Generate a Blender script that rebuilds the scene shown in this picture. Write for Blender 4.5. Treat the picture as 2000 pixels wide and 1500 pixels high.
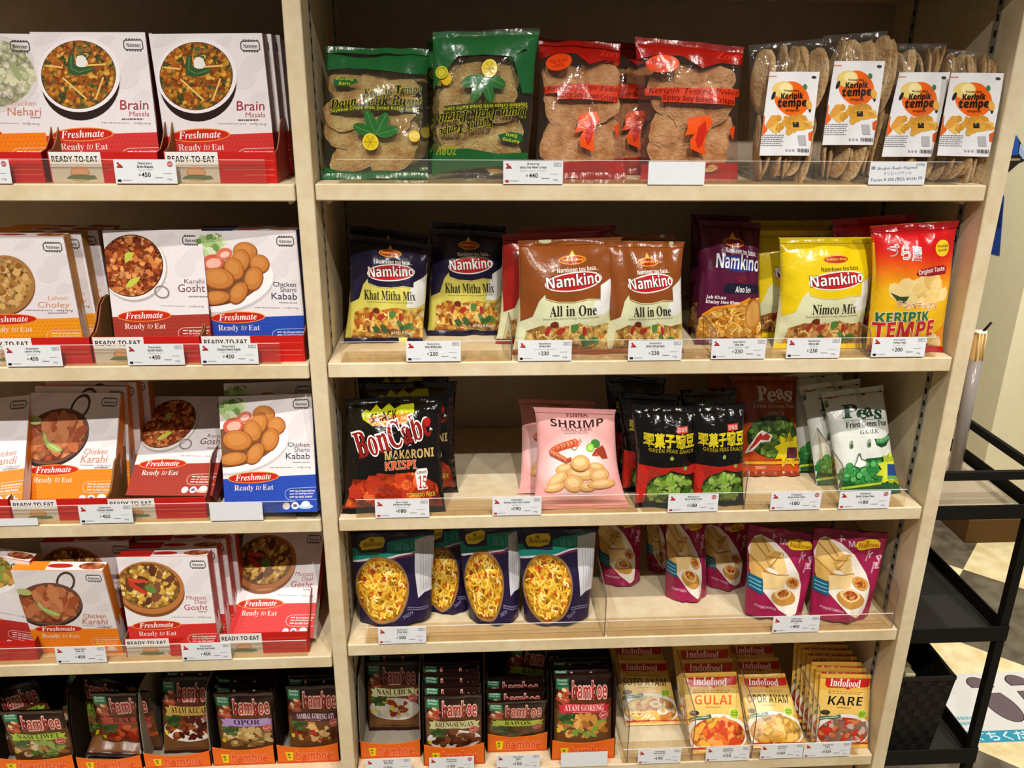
import bpy, math, random
import numpy as np
from mathutils import Matrix, Vector
from mathutils.geometry import tessellate_polygon

D = bpy.data
SC = bpy.context.scene
COL = SC.collection
for _o in list(D.objects):
    D.objects.remove(_o)

# ------------------------------------------------------------------ camera
cam = D.cameras.new('camera')
cam.sensor_fit = 'HORIZONTAL'
cam.sensor_width = 36.0
cam.lens = 36.0 * 1636.75 / 2000
cam.clip_start = 0.02
camo = D.objects.new('camera', cam)
COL.objects.link(camo)
SC.camera = camo


def cam_axes(yaw, pitch, roll):
    cy, sy, cp, sp = math.cos(yaw), math.sin(yaw), math.cos(pitch), math.sin(pitch)
    f = Vector((-sy * cp, cy * cp, -sp))
    r = Vector((cy, sy, 0))
    d = f.cross(r)
    cr, sr = math.cos(roll), math.sin(roll)
    return cr * r + sr * d, -sr * r + cr * d, f


_r, _d, _f = cam_axes(-0.06064, 0.35275, -0.00977)
camo.matrix_world = Matrix(((_r.x, -_d.x, -_f.x, 0.1908), (_r.y, -_d.y, -_f.y, -1.11269),
                            (_r.z, -_d.z, -_f.z, 1.35066), (0, 0, 0, 1)))

# ------------------------------------------------------------------ world, ceiling spots, added fill spots, exposure
world = D.worlds.new('shop_ambience')
SC.world = world
world.use_nodes = True
_bg = world.node_tree.nodes['Background']
_bg.inputs[0].default_value = (1.0, 0.92, 0.83, 1)
_bg.inputs[1].default_value = 0.12


def spot(x, y, z, tx, ty, tz, watt, cone=100, blend=1.0, col=(1, 0.955, 0.89), r=0.012):
    l = D.lights.new('ceiling_or_fill_spot', 'SPOT')
    l.energy = watt
    l.color = col
    l.spot_size = math.radians(cone)
    l.spot_blend = blend
    l.shadow_soft_size = r
    o = D.objects.new('ceiling_or_fill_spot', l)
    o.location = (x, y, z)
    o.rotation_euler = Vector((tx - x, ty - y, tz - z)).to_track_quat('-Z', 'Y').to_euler()
    COL.objects.link(o)
    return o


for _x in (-0.98, -0.23, 0.52, 1.27):
    spot(_x, -1.4, 2.37, _x, 0.0, 0.50, 53, 85)
    spot(_x, -0.85, 2.30, _x, 0.0, 0.12, 66, 58)  # added nearer row, not a known fixture; boosts the lower shelves
spot(1.75, 0.0, 2.3, 1.7, 0.75, 0.0, 90, 120, r=0.05)  # added fill spot for the aisle floor
spot(1.15, 0.35, 2.35, 1.9, 1.9, 0.7, 190, 110, r=0.05)  # another added fill, brightens the cream wall

SC.view_settings.view_transform = 'Standard'
SC.view_settings.look = 'None'
SC.view_settings.gamma = 1.0
SC.view_settings.use_curve_mapping = False
SC.view_settings.exposure = 0.0
SC.render.film_transparent = False
try:
    SC.cycles.use_denoising = True
    SC.cycles.max_bounces = 10
    SC.cycles.transparent_max_bounces = 24
    SC.cycles.caustics_reflective = False
    SC.cycles.caustics_refractive = False
except Exception:
    pass

# ------------------------------------------------------------------ materials


def lin(h):
    h = h.lstrip('#')
    out = []
    for i in (0, 2, 4):
        c = int(h[i:i + 2], 16) / 255
        out.append(c / 12.92 if c <= 0.04045 else ((c + 0.055) / 1.055) ** 2.4)
    return (*out, 1)


MATS = {}


def newmat(name):
    m = D.materials.new(name)
    m.use_nodes = True
    n = m.node_tree.nodes
    n.clear()
    out = n.new('ShaderNodeOutputMaterial')
    return m, n, m.node_tree.links, out


def coords(n):
    t = n.new('ShaderNodeTexCoord')
    return t.outputs['Object']


def bump(n, l, vec, scale, dist, strength=1.0, detail=3.0):
    t = n.new('ShaderNodeTexNoise')
    t.inputs['Scale'].default_value = scale
    t.inputs['Detail'].default_value = detail
    l.new(vec, t.inputs['Vector'])
    b = n.new('ShaderNodeBump')
    b.inputs['Strength'].default_value = strength
    b.inputs['Distance'].default_value = dist
    l.new(t.outputs['Fac'], b.inputs['Height'])
    return b.outputs['Normal']


FIN = {'P': (0.42, 0.25, None), 'G': (0.22, 0.5, (34, 0.0035, 0.6)), 'S': (0.28, 0.45, (40, 0.002, 0.5)),
       'M': (0.75, 0.15, None), 'K': (0.13, 0.65, (42, 0.006, 0.8))}


def col(h, fin='P'):
    """plain printed / painted colour; fin P paper, G glossy film, S sachet film, M matte, K crinkled foil"""
    key = (h, fin)
    if key in MATS:
        return MATS[key]
    m, n, l, out = newmat('print_' + fin + '_' + h.strip('#'))
    p = n.new('ShaderNodeBsdfPrincipled')
    rough, spec, bp = FIN[fin]
    p.inputs['Roughness'].default_value = rough
    p.inputs['Specular IOR Level'].default_value = spec
    v = coords(n)
    t = n.new('ShaderNodeTexNoise')
    t.inputs['Scale'].default_value = 180
    l.new(v, t.inputs['Vector'])
    r = n.new('ShaderNodeMapRange')
    r.inputs['To Min'].default_value = 0.94
    r.inputs['To Max'].default_value = 1.06
    l.new(t.outputs['Fac'], r.inputs['Value'])
    x = n.new('ShaderNodeVectorMath')
    x.operation = 'SCALE'
    x.inputs[0].default_value = lin(h)[:3]
    l.new(r.outputs[0], x.inputs['Scale'])
    l.new(x.outputs[0], p.inputs['Base Color'])
    if bp:
        l.new(bump(n, l, v, bp[0], bp[1], bp[2], 4), p.inputs['Normal'])
    l.new(p.outputs[0], out.inputs[0])
    MATS[key] = m
    return m


def food(key, hexes, scale=120, fin='P', stretch=(1, 1, 1), edge=0.5):
    """printed food picture: voronoi cells in several colours with darker gaps"""
    k = ('food', key, fin)
    if k in MATS:
        return MATS[k]
    m, n, l, out = newmat('food_' + key + '_' + fin)
    p = n.new('ShaderNodeBsdfPrincipled')
    rough, spec, bp = FIN[fin]
    p.inputs['Roughness'].default_value = rough
    p.inputs['Specular IOR Level'].default_value = spec
    v = coords(n)
    mp = n.new('ShaderNodeMapping')
    mp.inputs['Scale'].default_value = stretch
    l.new(v, mp.inputs[0])
    ns = n.new('ShaderNodeTexNoise')
    ns.inputs['Scale'].default_value = scale * 0.7
    l.new(mp.outputs[0], ns.inputs['Vector'])
    mx = n.new('ShaderNodeVectorMath')
    mx.operation = 'MULTIPLY_ADD'
    mx.inputs[1].default_value = (0.012, 0.012, 0.012)
    l.new(ns.outputs['Color'], mx.inputs[0])
    l.new(mp.outputs[0], mx.inputs[2])
    vo = n.new('ShaderNodeTexVoronoi')
    vo.inputs['Scale'].default_value = scale
    l.new(mx.outputs[0], vo.inputs['Vector'])
    sp = n.new('ShaderNodeSeparateColor')
    l.new(vo.outputs['Color'], sp.inputs[0])
    ra = n.new('ShaderNodeValToRGB')
    cr = ra.color_ramp
    cr.interpolation = 'CONSTANT'
    while len(cr.elements) < len(hexes):
        cr.elements.new(0.5)
    for i, h in enumerate(hexes):
        cr.elements[i].position = i / len(hexes)
        cr.elements[i].color = lin(h)
    l.new(sp.outputs[0], ra.inputs[0])
    mr = n.new('ShaderNodeMapRange')
    mr.inputs['From Max'].default_value = 0.75
    mr.inputs['To Min'].default_value = 1.25
    mr.inputs['To Max'].default_value = 1.25 - edge * 1.6
    l.new(vo.outputs['Distance'], mr.inputs['Value'])
    x = n.new('ShaderNodeVectorMath')
    x.operation = 'SCALE'
    l.new(ra.outputs[0], x.inputs[0])
    l.new(mr.outputs[0], x.inputs['Scale'])
    l.new(x.outputs[0], p.inputs['Base Color'])
    if bp:
        l.new(bump(n, l, v, bp[0], bp[1], bp[2], 4), p.inputs['Normal'])
    l.new(p.outputs[0], out.inputs[0])
    MATS[k] = m
    return m


def laminate(name, a, b, scale=9, rough=0.5):
    k = ('lam', name)
    if k in MATS:
        return MATS[k]
    m, n, l, out = newmat(name)
    p = n.new('ShaderNodeBsdfPrincipled')
    p.inputs['Roughness'].default_value = rough
    p.inputs['Specular IOR Level'].default_value = 0.25
    v = coords(n)
    t = n.new('ShaderNodeTexNoise')
    t.inputs['Scale'].default_value = scale
    t.inputs['Detail'].default_value = 8
    t.inputs['Roughness'].default_value = 0.65
    l.new(v, t.inputs['Vector'])
    t2 = n.new('ShaderNodeTexNoise')
    t2.inputs['Scale'].default_value = scale * 7
    t2.inputs['Detail'].default_value = 6
    l.new(v, t2.inputs['Vector'])
    ad = n.new('ShaderNodeMath')
    ad.operation = 'MULTIPLY_ADD'
    ad.inputs[1].default_value = 0.45
    l.new(t2.outputs['Fac'], ad.inputs[0])
    l.new(t.outputs['Fac'], ad.inputs[2])
    ra = n.new('ShaderNodeValToRGB')
    ra.color_ramp.elements[0].position = 0.5
    ra.color_ramp.elements[1].position = 0.95
    ra.color_ramp.elements[0].color = lin(a)
    ra.color_ramp.elements[1].color = lin(b)
    l.new(ad.outputs[0], ra.inputs[0])
    l.new(ra.outputs[0], p.inputs['Base Color'])
    l.new(p.outputs[0], out.inputs[0])
    MATS[k] = m
    return m


def clear(name, tint='#ffffff', haze=0.03, rough=0.08, bp=None, ior=1.45):
    """thin clear plastic: see-through with a fresnel gloss and a little haze"""
    k = ('clear', name)
    if k in MATS:
        return MATS[k]
    m, n, l, out = newmat(name)
    tr = n.new('ShaderNodeBsdfTransparent')
    tr.inputs[0].default_value = lin(tint)
    df = n.new('ShaderNodeBsdfDiffuse')
    df.inputs[0].default_value = (0.9, 0.9, 0.9, 1)
    gl = n.new('ShaderNodeBsdfGlossy')
    gl.inputs['Roughness'].default_value = rough
    fr = n.new('ShaderNodeFresnel')
    fr.inputs[0].default_value = ior
    if bp:
        nm = bump(n, l, coords(n), bp[0], bp[1], bp[2], 4)
        l.new(nm, gl.inputs['Normal'])
        l.new(nm, fr.inputs['Normal'])
    m1 = n.new('ShaderNodeMixShader')
    m1.inputs[0].default_value = haze
    l.new(tr.outputs[0], m1.inputs[1])
    l.new(df.outputs[0], m1.inputs[2])
    ge = n.new('ShaderNodeNewGeometry')
    fm = n.new('ShaderNodeMath')          # the gloss sits on the outer face only
    fm.operation = 'MULTIPLY_ADD'
    fm.inputs[1].default_value = -1.0
    l.new(ge.outputs['Backfacing'], fm.inputs[0])
    fm.inputs[2].default_value = 1.0
    fx = n.new('ShaderNodeMath')
    fx.operation = 'MULTIPLY'
    l.new(fr.outputs[0], fx.inputs[0])
    l.new(fm.outputs[0], fx.inputs[1])
    m2 = n.new('ShaderNodeMixShader')
    l.new(fx.outputs[0], m2.inputs[0])
    l.new(m1.outputs[0], m2.inputs[1])
    l.new(gl.outputs[0], m2.inputs[2])
    l.new(m2.outputs[0], out.inputs[0])
    MATS[k] = m
    return m


LAM = laminate('beige_laminate', '#cbb48c', '#e2d3b4')
LAMIN = laminate('beige_laminate_inside', '#bfa26c', '#d0b581')
BACK = laminate('backing_board', '#b3a18c', '#c4b29c', 30)

# ------------------------------------------------------------------ mesh helpers


def tag(o, label=None, cat=None, group=None, kind=None):
    if label:
        o['label'] = label
    if cat:
        o['category'] = cat
    if group:
        o['group'] = group
    if kind:
        o['kind'] = kind
    return o


def mesh_obj(name, verts, faces, mats, midx=None, parent=None, smooth=False):
    me = D.meshes.new(name)
    me.from_pydata([tuple(v) for v in verts], [], [tuple(f) for f in faces])
    for m in mats:
        me.materials.append(m)
    if midx is not None:
        me.polygons.foreach_set('material_index', np.asarray(midx, dtype=np.int32))
    if smooth:
        me.polygons.foreach_set('use_smooth', np.ones(len(me.polygons), dtype=bool))
    me.update()
    o = D.objects.new(name, me)
    COL.objects.link(o)
    if parent:
        o.parent = parent
    return o


def empty(name, M=None):
    o = D.objects.new(name, None)
    o.empty_display_size = 0.02
    COL.objects.link(o)
    if M is not None:
        o.matrix_world = M
    return o


class MB:
    """collects boxes, prisms and tubes into one mesh"""

    def __init__(s):
        s.v, s.f, s.m, s.mats = [], [], [], []

    def mi(s, m):
        if m not in s.mats:
            s.mats.append(m)
        return s.mats.index(m)

    def add(s, vs, fs, m):
        b = len(s.v)
        s.v += [tuple(v) for v in vs]
        s.f += [tuple(i + b for i in f) for f in fs]
        s.m += [s.mi(m)] * len(fs)
        return s

    def box(s, x0, y0, z0, x1, y1, z1, m, bev=0.0, M=None):
        if bev <= 0:
            vs = [(x, y, z) for x in (x0, x1) for y in (y0, y1) for z in (z0, z1)]
            fs = [(0, 1, 3, 2), (4, 6, 7, 5), (0, 4, 5, 1), (2, 3, 7, 6), (0, 2, 6, 4), (1, 5, 7, 3)]
        else:
            b = bev
            vs, idx = [], {}
            for i, x in enumerate((x0, x1)):
                for j, y in enumerate((y0, y1)):
                    for k, z in enumerate((z0, z1)):
                        sx, sy, sz = (1, -1)[i], (1, -1)[j], (1, -1)[k]
                        for a, p in enumerate(((x, y + sy * b, z + sz * b), (x + sx * b, y, z + sz * b), (x + sx * b, y + sy * b, z))):
                            idx[(i, j, k, a)] = len(vs)
                            vs.append(p)
            g = lambda *q: idx[q]
            fs = []
            for i in (0, 1):
                c = [(0, 0), (0, 1), (1, 1), (1, 0)]
                fs.append([g(i, j, k, 0) for j, k in c])
                fs.append([g(j, i, k, 1) for j, k in c])
                fs.append([g(j, k, i, 2) for j, k in c])
            for j in (0, 1):
                for k in (0, 1):
                    fs.append([g(0, j, k, 1), g(1, j, k, 1), g(1, j, k, 2), g(0, j, k, 2)])
                    fs.append([g(j, 0, k, 0), g(j, 1, k, 0), g(j, 1, k, 2), g(j, 0, k, 2)])
                    fs.append([g(j, k, 0, 0), g(j, k, 1, 0), g(j, k, 1, 1), g(j, k, 0, 1)])
            for i in (0, 1):
                for j in (0, 1):
                    for k in (0, 1):
                        fs.append([g(i, j, k, a) for a in (0, 1, 2)])
        if M is not None:
            vs = [tuple(M @ Vector(v)) for v in vs]
        return s.add(vs, fs, m)

    def prism(s, pts, axis, a, b, m):
        """pts: 2-D outline; axis 0/1/2 the extrusion axis running from a to b"""
        def put(p, t):
            q = list(p)
            q.insert(axis, t)
            return tuple(q)
        n = len(pts)
        vs = [put(p, a) for p in pts] + [put(p, b) for p in pts]
        tri = tessellate_polygon([[Vector((p[0], p[1], 0)) for p in pts]])
        fs = [t for t in tri] + [tuple(i + n for i in reversed(t)) for t in tri]
        fs += [(i, (i + 1) % n, (i + 1) % n + n, i + n) for i in range(n)]
        return s.add(vs, fs, m)

    def tube(s, p0, p1, r0, m, r1=None, n=14, cap=True):
        p0, p1 = Vector(p0), Vector(p1)
        r1 = r0 if r1 is None else r1
        q = (p1 - p0).to_track_quat('Z', 'Y')
        vs = []
        for p, r in ((p0, r0), (p1, r1)):
            for i in range(n):
                a = 2 * math.pi * i / n
                vs.append(p + q @ Vector((r * math.cos(a), r * math.sin(a), 0)))
        fs = [(i, (i + 1) % n, (i + 1) % n + n, i + n) for i in range(n)]
        if cap:
            fs += [tuple(range(n - 1, -1, -1)), tuple(range(n, 2 * n))]
        return s.add(vs, fs, m)

    def build(s, name, parent=None, smooth=False, fix=True):
        o = mesh_obj(name, s.v, s.f, s.mats, s.m, parent, smooth)
        if fix:
            import bmesh
            bm = bmesh.new()
            bm.from_mesh(o.data)
            bmesh.ops.recalc_face_normals(bm, faces=bm.faces)
            bm.to_mesh(o.data)
            bm.free()
        return o


# ------------------------------------------------------------------ printed artwork
MATH = {'sb': 0x1D400, 'si': 0x1D434, 'sbi': 0x1D468, 'b': 0x1D5D4, 'i': 0x1D608, 'bi': 0x1D63C, 'scr': 0x1D4D0, 'tt': 0x1D670}


def styled(t, st):
    if st not in MATH:
        return t
    b, o = MATH[st], ''
    for c in t:
        if 'A' <= c <= 'Z':
            o += chr(b + ord(c) - 65)
        elif 'a' <= c <= 'z':
            cp = b + 26 + ord(c) - 97
            o += chr(0x210E if cp == 0x1D455 else cp)
        elif '0' <= c <= '9' and st in ('sb', 'b', 'bi', 'sbi'):
            o += chr((0x1D7CE if st[0] == 's' else 0x1D7EC) + ord(c) - 48)
        else:
            o += c
    return o


GLYPH = {}


def glyphs(t, st, off):
    k = (t, st, off)
    if k not in GLYPH:
        c = D.curves.new('lettering', 'FONT')
        c.body = styled(t, st)
        c.size = 1.0
        c.resolution_u = 3
        c.offset = off
        o = D.objects.new('lettering', c)
        me = D.meshes.new_from_object(o)
        me.calc_loop_triangles()
        co = np.zeros(len(me.vertices) * 3)
        me.vertices.foreach_get('co', co)
        tr = np.zeros(len(me.loop_triangles) * 3, dtype=np.int32)
        me.loop_triangles.foreach_get('vertices', tr)
        GLYPH[k] = co.reshape(-1, 3)[:, :2][tr.reshape(-1, 3)] if len(tr) else np.zeros((0, 3, 2))
        D.objects.remove(o)
        D.curves.remove(c)
        D.meshes.remove(me)
    return GLYPH[k]


def homog(quad):
    """maps the sheet's four corners (TL,TR,BR,BL) to the unit square, v downwards"""
    A, b = [], []
    for (x, y), (u, v) in zip(quad, ((0, 0), (1, 0), (1, 1), (0, 1))):
        A.append([x, y, 1, 0, 0, 0, -u * x, -u * y])
        b.append(u)
        A.append([0, 0, 0, x, y, 1, -v * x, -v * y])
        b.append(v)
    h = np.linalg.solve(np.array(A, float), np.array(b, float))
    return np.append(h, 1).reshape(3, 3)


def clip_tris(T):
    """clip triangles to the unit square"""
    ok = (T >= -1e-6).all(axis=(1, 2)) & (T <= 1 + 1e-6).all(axis=(1, 2))
    out = [T[ok]]
    extra = []
    for t in T[~ok]:
        poly = [tuple(p) for p in t]
        for ax in (0, 1):
            for lim, sg in ((0.0, 1), (1.0, -1)):
                res = []
                for i in range(len(poly)):
                    a, b = poly[i], poly[(i + 1) % len(poly)]
                    da, db = sg * (a[ax] - lim), sg * (b[ax] - lim)
                    if da >= 0:
                        res.append(a)
                    if (da >= 0) != (db >= 0):
                        k = da / (da - db)
                        res.append((a[0] + k * (b[0] - a[0]), a[1] + k * (b[1] - a[1])))
                poly = res
                if not poly:
                    break
            if not poly:
                break
        for i in range(1, len(poly) - 1):
            extra.append((poly[0], poly[i], poly[i + 1]))
    if extra:
        out.append(np.array(extra))
    return np.concatenate(out) if out else T[:0]


def refine(T, L, asp):
    """bisect long edges so that print follows a curved pack"""
    for _ in range(14):
        S = T * np.array([1, asp])
        e = np.stack([np.linalg.norm(S[:, (i + 1) % 3] - S[:, i], axis=1) for i in range(3)], 1)
        big = e.max(1) > L
        if not big.any():
            break
        B, k = T[big], e[big].argmax(1)
        r = np.arange(len(B))
        a, b, c = B[r, k], B[r, (k + 1) % 3], B[r, (k + 2) % 3]
        m = (a + b) / 2
        T = np.concatenate([T[~big], np.stack([a, m, c], 1), np.stack([m, b, c], 1)])
    return T


def ell_pts(cx, cy, rx, ry, rot=0, n=40, a0=0, a1=360):
    c, s = math.cos(math.radians(rot)), math.sin(math.radians(rot))
    full = abs(a1 - a0) >= 360
    P = []
    for i in range(n if full else n + 1):
        t = math.radians(a0 + (a1 - a0) * i / n)
        x, y = rx * math.cos(t), ry * math.sin(t)
        P.append((cx + c * x - s * y, cy + s * x + c * y))
    return P


class Art:
    def __init__(s, fin='P'):
        s.fin, s.ops, s.H = fin, [], None

    def sheet(s, quad, crop=(0, 0, 1)):
        s.H = homog([((x - crop[0]) * crop[2], (y - crop[1]) * crop[2]) for x, y in quad])
        return s

    def c(s, m):
        return col(m, s.fin) if isinstance(m, str) else m

    def put(s, groups):
        """groups: list of (triangles in sheet units, material); one op"""
        gs = []
        for T, m in groups:
            if not len(T):
                continue
            P = np.concatenate([T, np.ones(T.shape[:2] + (1,))], 2) @ s.H.T
            P = P[..., :2] / P[..., 2:]
            P = clip_tris(P)
            if len(P):
                gs.append((P, s.c(m)))
        if not gs:
            return s
        lo = np.min([g[0].min(axis=(0, 1)) for g in gs], axis=0)
        hi = np.max([g[0].max(axis=(0, 1)) for g in gs], axis=0)
        lay = 1
        for o in s.ops:
            if o[0][0] < hi[0] and o[1][0] > lo[0] and o[0][1] < hi[1] and o[1][1] > lo[1]:
                lay = max(lay, o[2] + 1)
        s.ops.append((lo, hi, lay, gs))
        return s

    def tri(s, pts):
        t = tessellate_polygon([[Vector((p[0], p[1], 0)) for p in pts]])
        P = np.array(pts, float)
        return P[np.array(t)] if len(t) else np.zeros((0, 3, 2))

    def poly(s, pts, m):
        return s.put([(s.tri(pts), m)])

    def rect(s, x0, y0, x1, y1, m):
        return s.poly([(x0, y0), (x1, y0), (x1, y1), (x0, y1)], m)

    def all(s, m):
        H = s.H
        s.H = np.eye(3)
        s.rect(0, 0, 1, 1, m)
        s.H = H
        return s

    def ell(s, cx, cy, rx, ry, m, rot=0, **k):
        return s.poly(ell_pts(cx, cy, rx, ry, rot, **k), m)

    def ring(s, cx, cy, rx, ry, w, m, rot=0):
        a, b = ell_pts(cx, cy, rx, ry, rot), ell_pts(cx, cy, rx - w, ry - w, rot)
        n = len(a)
        T = []
        for i in range(n):
            j = (i + 1) % n
            T += [(a[i], a[j], b[j]), (a[i], b[j], b[i])]
        return s.put([(np.array(T), m)])

    def line(s, pts, w, m):
        T = []
        for (x0, y0), (x1, y1) in zip(pts, pts[1:]):
            dx, dy = x1 - x0, y1 - y0
            L = math.hypot(dx, dy) or 1
            nx, ny = -dy / L * w / 2, dx / L * w / 2
            ex, ey = dx / L * w * .2, dy / L * w * .2
            q = [(x0 - ex + nx, y0 - ey + ny), (x1 + ex + nx, y1 + ey + ny), (x1 + ex - nx, y1 + ey - ny), (x0 - ex - nx, y0 - ey - ny)]
            T += [(q[0], q[1], q[2]), (q[0], q[2], q[3])]
        return s.put([(np.array(T), m)])

    def text(s, t, x0, y0, x1, y1, m, st='r', rot=0, out=None, ow=0.04, off=0.0, sk=0, arc=0):
        """lettering fitted to the box x0..x1, y0..y1 (before turning by rot about its middle)"""
        G = glyphs(t, st, 0.0)
        if not len(G):
            return s
        lo, hi = G.min(axis=(0, 1)), G.max(axis=(0, 1))
        c, sn = math.cos(math.radians(rot)), math.sin(math.radians(rot))
        cx, cy = (x0 + x1) / 2, (y0 + y1) / 2

        def fit(G):
            P = (G - lo) / (hi - lo)
            X = (P[..., 0] - .5) * (x1 - x0) + sk * (P[..., 1] - .5) * (y1 - y0)
            Y = (.5 - P[..., 1]) * (y1 - y0) + arc * ((P[..., 0] - .5) ** 2 * 4 - .33)
            return np.stack([cx + c * X - sn * Y, cy + sn * X + c * Y], -1)
        if out:
            s.put([(fit(glyphs(t, st, ow)), out)])
        return s.put([(fit(glyphs(t, st, off) if off else G), m)])

    def blobs(s, cx, cy, rx, ry, n, size, mats, seed=0, asp=0.7, k=8, jag=0.25, rot=None):
        """a heap of small pieces inside an ellipse"""
        R = random.Random(seed)
        g = []
        for i in range(n):
            a, q = R.uniform(0, 6.283), math.sqrt(R.random())
            px, py = cx + rx * q * math.cos(a), cy + ry * q * math.sin(a)
            r = size * R.uniform(.7, 1.3)
            t0 = R.uniform(0, 6.283) if rot is None else math.radians(rot + R.uniform(-15, 15))
            P = []
            for j in range(k):
                b = 6.283 * j / k
                rr = r * (1 + R.uniform(-jag, jag))
                x, y = rr * math.cos(b), rr * asp * math.sin(b)
                P.append((px + x * math.cos(t0) - y * math.sin(t0), py + x * math.sin(t0) + y * math.cos(t0)))
            g.append((s.tri(P), mats[R.randrange(len(mats))]))
        return s.put(g)

    def strokes(s, cx, cy, rx, ry, n, ln, w, mats, seed=0, curl=1.2):
        """noodle-like curved strokes inside an ellipse"""
        R = random.Random(seed)
        g = []
        for i in range(n):
            a, q = R.uniform(0, 6.283), math.sqrt(R.random()) * .95
            x, y = cx + rx * q * math.cos(a), cy + ry * q * math.sin(a)
            h, cu = R.uniform(0, 6.283), R.uniform(-curl, curl)
            L, T, prev = ln * R.uniform(.6, 1.3), [], None
            for j in range(6):
                nx, ny = -math.sin(h) * w / 2, math.cos(h) * w / 2
                e = ((x + nx, y + ny), (x - nx, y - ny))
                if ((x - cx) / rx) ** 2 + ((y - cy) / ry) ** 2 > 1.0:
                    break
                if prev:
                    T += [(prev[0], e[0], e[1]), (prev[0], e[1], prev[1])]
                prev = e
                x += math.cos(h) * L / 5
                y += math.sin(h) * L / 5
                h += cu / 3
            if T:
                g.append((np.array(T), mats[R.randrange(len(mats))]))
        return s.put(g)

    def star(s, cx, cy, r, r2, n, m, rot=0):
        return s.poly([(cx + (r if i % 2 == 0 else r2) * math.sin(math.pi * i / n + rot), cy - (r if i % 2 == 0 else r2) * math.cos(math.pi * i / n + rot)) for i in range(2 * n)], m)

    def ribbon(s, x0, y0, x1, y1, m, bend=0.0, tail=0.09, tailm=None, rot=0):
        """a banner with swallow tails, bent like a smile or a frown"""
        w, h = x1 - x0, y1 - y0
        cx, cy = (x0 + x1) / 2, (y0 + y1) / 2
        c, sn = math.cos(math.radians(rot)), math.sin(math.radians(rot))

        def P(u, v):
            X, Y = (u - .5) * w, (v - .5) * h + bend * (1 - (2 * u - 1) ** 2)
            return (cx + c * X - sn * Y, cy + sn * X + c * Y)
        n = 12
        t = tail
        for sx in (0, 1):
            q = [P(sx, .22), P(abs(sx - 1.6 * t), .22), P(abs(sx - 1.6 * t), 1.18), P(sx, 1.18), P(abs(sx - t * .5), .7)]
            s.poly(q, tailm or m)
        s.poly([P(t + (1 - 2 * t) * i / n, 0) for i in range(n + 1)] + [P(t + (1 - 2 * t) * i / n, 1) for i in range(n, -1, -1)], m)
        return s

    def emit(s, mb, surf, L, asp, base=0.00015, step=0.0001):
        """lay every op on the surface and add it to the mesh builder"""
        for oi, (lo, hi, lay, gs) in enumerate(s.ops):
            for gi, (T, m) in enumerate(gs):
                T = refine(T, L, asp) if L else T
                a = (T[:, 1, 0] - T[:, 0, 0]) * (T[:, 2, 1] - T[:, 0, 1]) - (T[:, 1, 1] - T[:, 0, 1]) * (T[:, 2, 0] - T[:, 0, 0])
                T = T[np.abs(a) > 1e-10]
                a = a[np.abs(a) > 1e-10]
                T[a > 0] = T[a > 0][:, ::-1]
                if not len(T):
                    continue
                flat = np.round(T.reshape(-1, 2), 5)
                U, inv = np.unique(flat, axis=0, return_inverse=True)
                off = np.full(len(U), base + step * (lay + .7 * gi / max(1, len(gs))))
                mb.add(surf(U[:, 0], U[:, 1], off), inv.reshape(-1, 3).tolist(), m)


# ------------------------------------------------------------------ pack bodies


def bilinear(c4, u, v):
    (a, b, c, d) = [np.array(p) for p in c4]
    u, v = u[:, None], v[:, None]
    return a * (1 - u) * (1 - v) + b * u * (1 - v) + c * u * v + d * (1 - u) * v


def bag_surface(c4, T, seed, kind='pillow', pull=0.05, wr=0.0012):
    R = random.Random(seed)
    ph = [R.uniform(0, 6.283) for _ in range(12)]
    fr = [R.uniform(3, 7) for _ in range(6)]
    W_ = abs(c4[1][0] - c4[0][0])

    def thick(u, v):
        uu, vv = np.clip(u, 0, 1), np.clip(v, 0, 1)
        if kind == 'pillow':
            s0 = .045
            w = np.clip((vv - s0) / (1 - 2 * s0), 0, 1)
            t = np.sin(np.pi * uu) ** .55 * np.sin(np.pi * w ** .85) ** .55
        elif kind == 'stand':
            w = np.clip((vv - .05) / .95, 0, 1)
            t = np.sin(np.pi * uu) ** .6 * w ** .75
        else:
            w = np.clip((vv - .06) / .88, 0, 1)
            t = np.sin(np.pi * uu) ** .5 * np.sin(np.pi * w) ** .4
        n = (np.sin(6.283 * (1.3 * u + 1.1 * v) + ph[0]) + np.sin(fr[0] * 3 * u - 5 * v + ph[1]) + np.sin(9 * v + fr[1] * u + ph[2])) * wr
        n = n * np.sin(np.pi * uu) ** .5
        top = np.exp(-((vv - .05) / .12) ** 2) * np.sin(fr[2] * 5 * u + ph[3]) * wr * .6
        bot = np.exp(-((vv - .95) / .10) ** 2) * np.sin(fr[3] * 5 * u + ph[4]) * wr * .6
        side = np.exp(-(np.minimum(uu, 1 - uu) / .1) ** 2) * np.sin(fr[4] * 5 * v + ph[5]) * wr * .6
        edge = np.minimum(1, np.minimum(uu, 1 - uu) * 12)
        return t, (n + top + bot + side) * edge

    def surf(u, v, off, sign=-1, Tk=None):
        u, v = np.asarray(u, float), np.asarray(v, float)
        t, n = thick(u, v)
        k = 1 - pull * (np.sin(np.pi * np.clip(v, 0, 1)) ** .5 if kind != 'stand' else 0)
        k = k * (1 + (0 if kind == 'flat' else .012) * np.sin(8 * v + ph[6] + 3 * (u > .5)))
        P = bilinear(c4, .5 + (u - .5) * k, v)
        y = sign * ((T if Tk is None else Tk) * t + off) + (-n if sign < 0 else 0)
        return np.stack([P[:, 0], y, P[:, 1]], 1)
    return surf


def grid_faces(nu, nv, base, flip=False):
    F = []
    for j in range(nv):
        for i in range(nu):
            a = base + j * (nu + 1) + i
            q = (a, a + nu + 1, a + nu + 2, a + 1)
            F.append(q[::-1] if flip else q)
    return F


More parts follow.
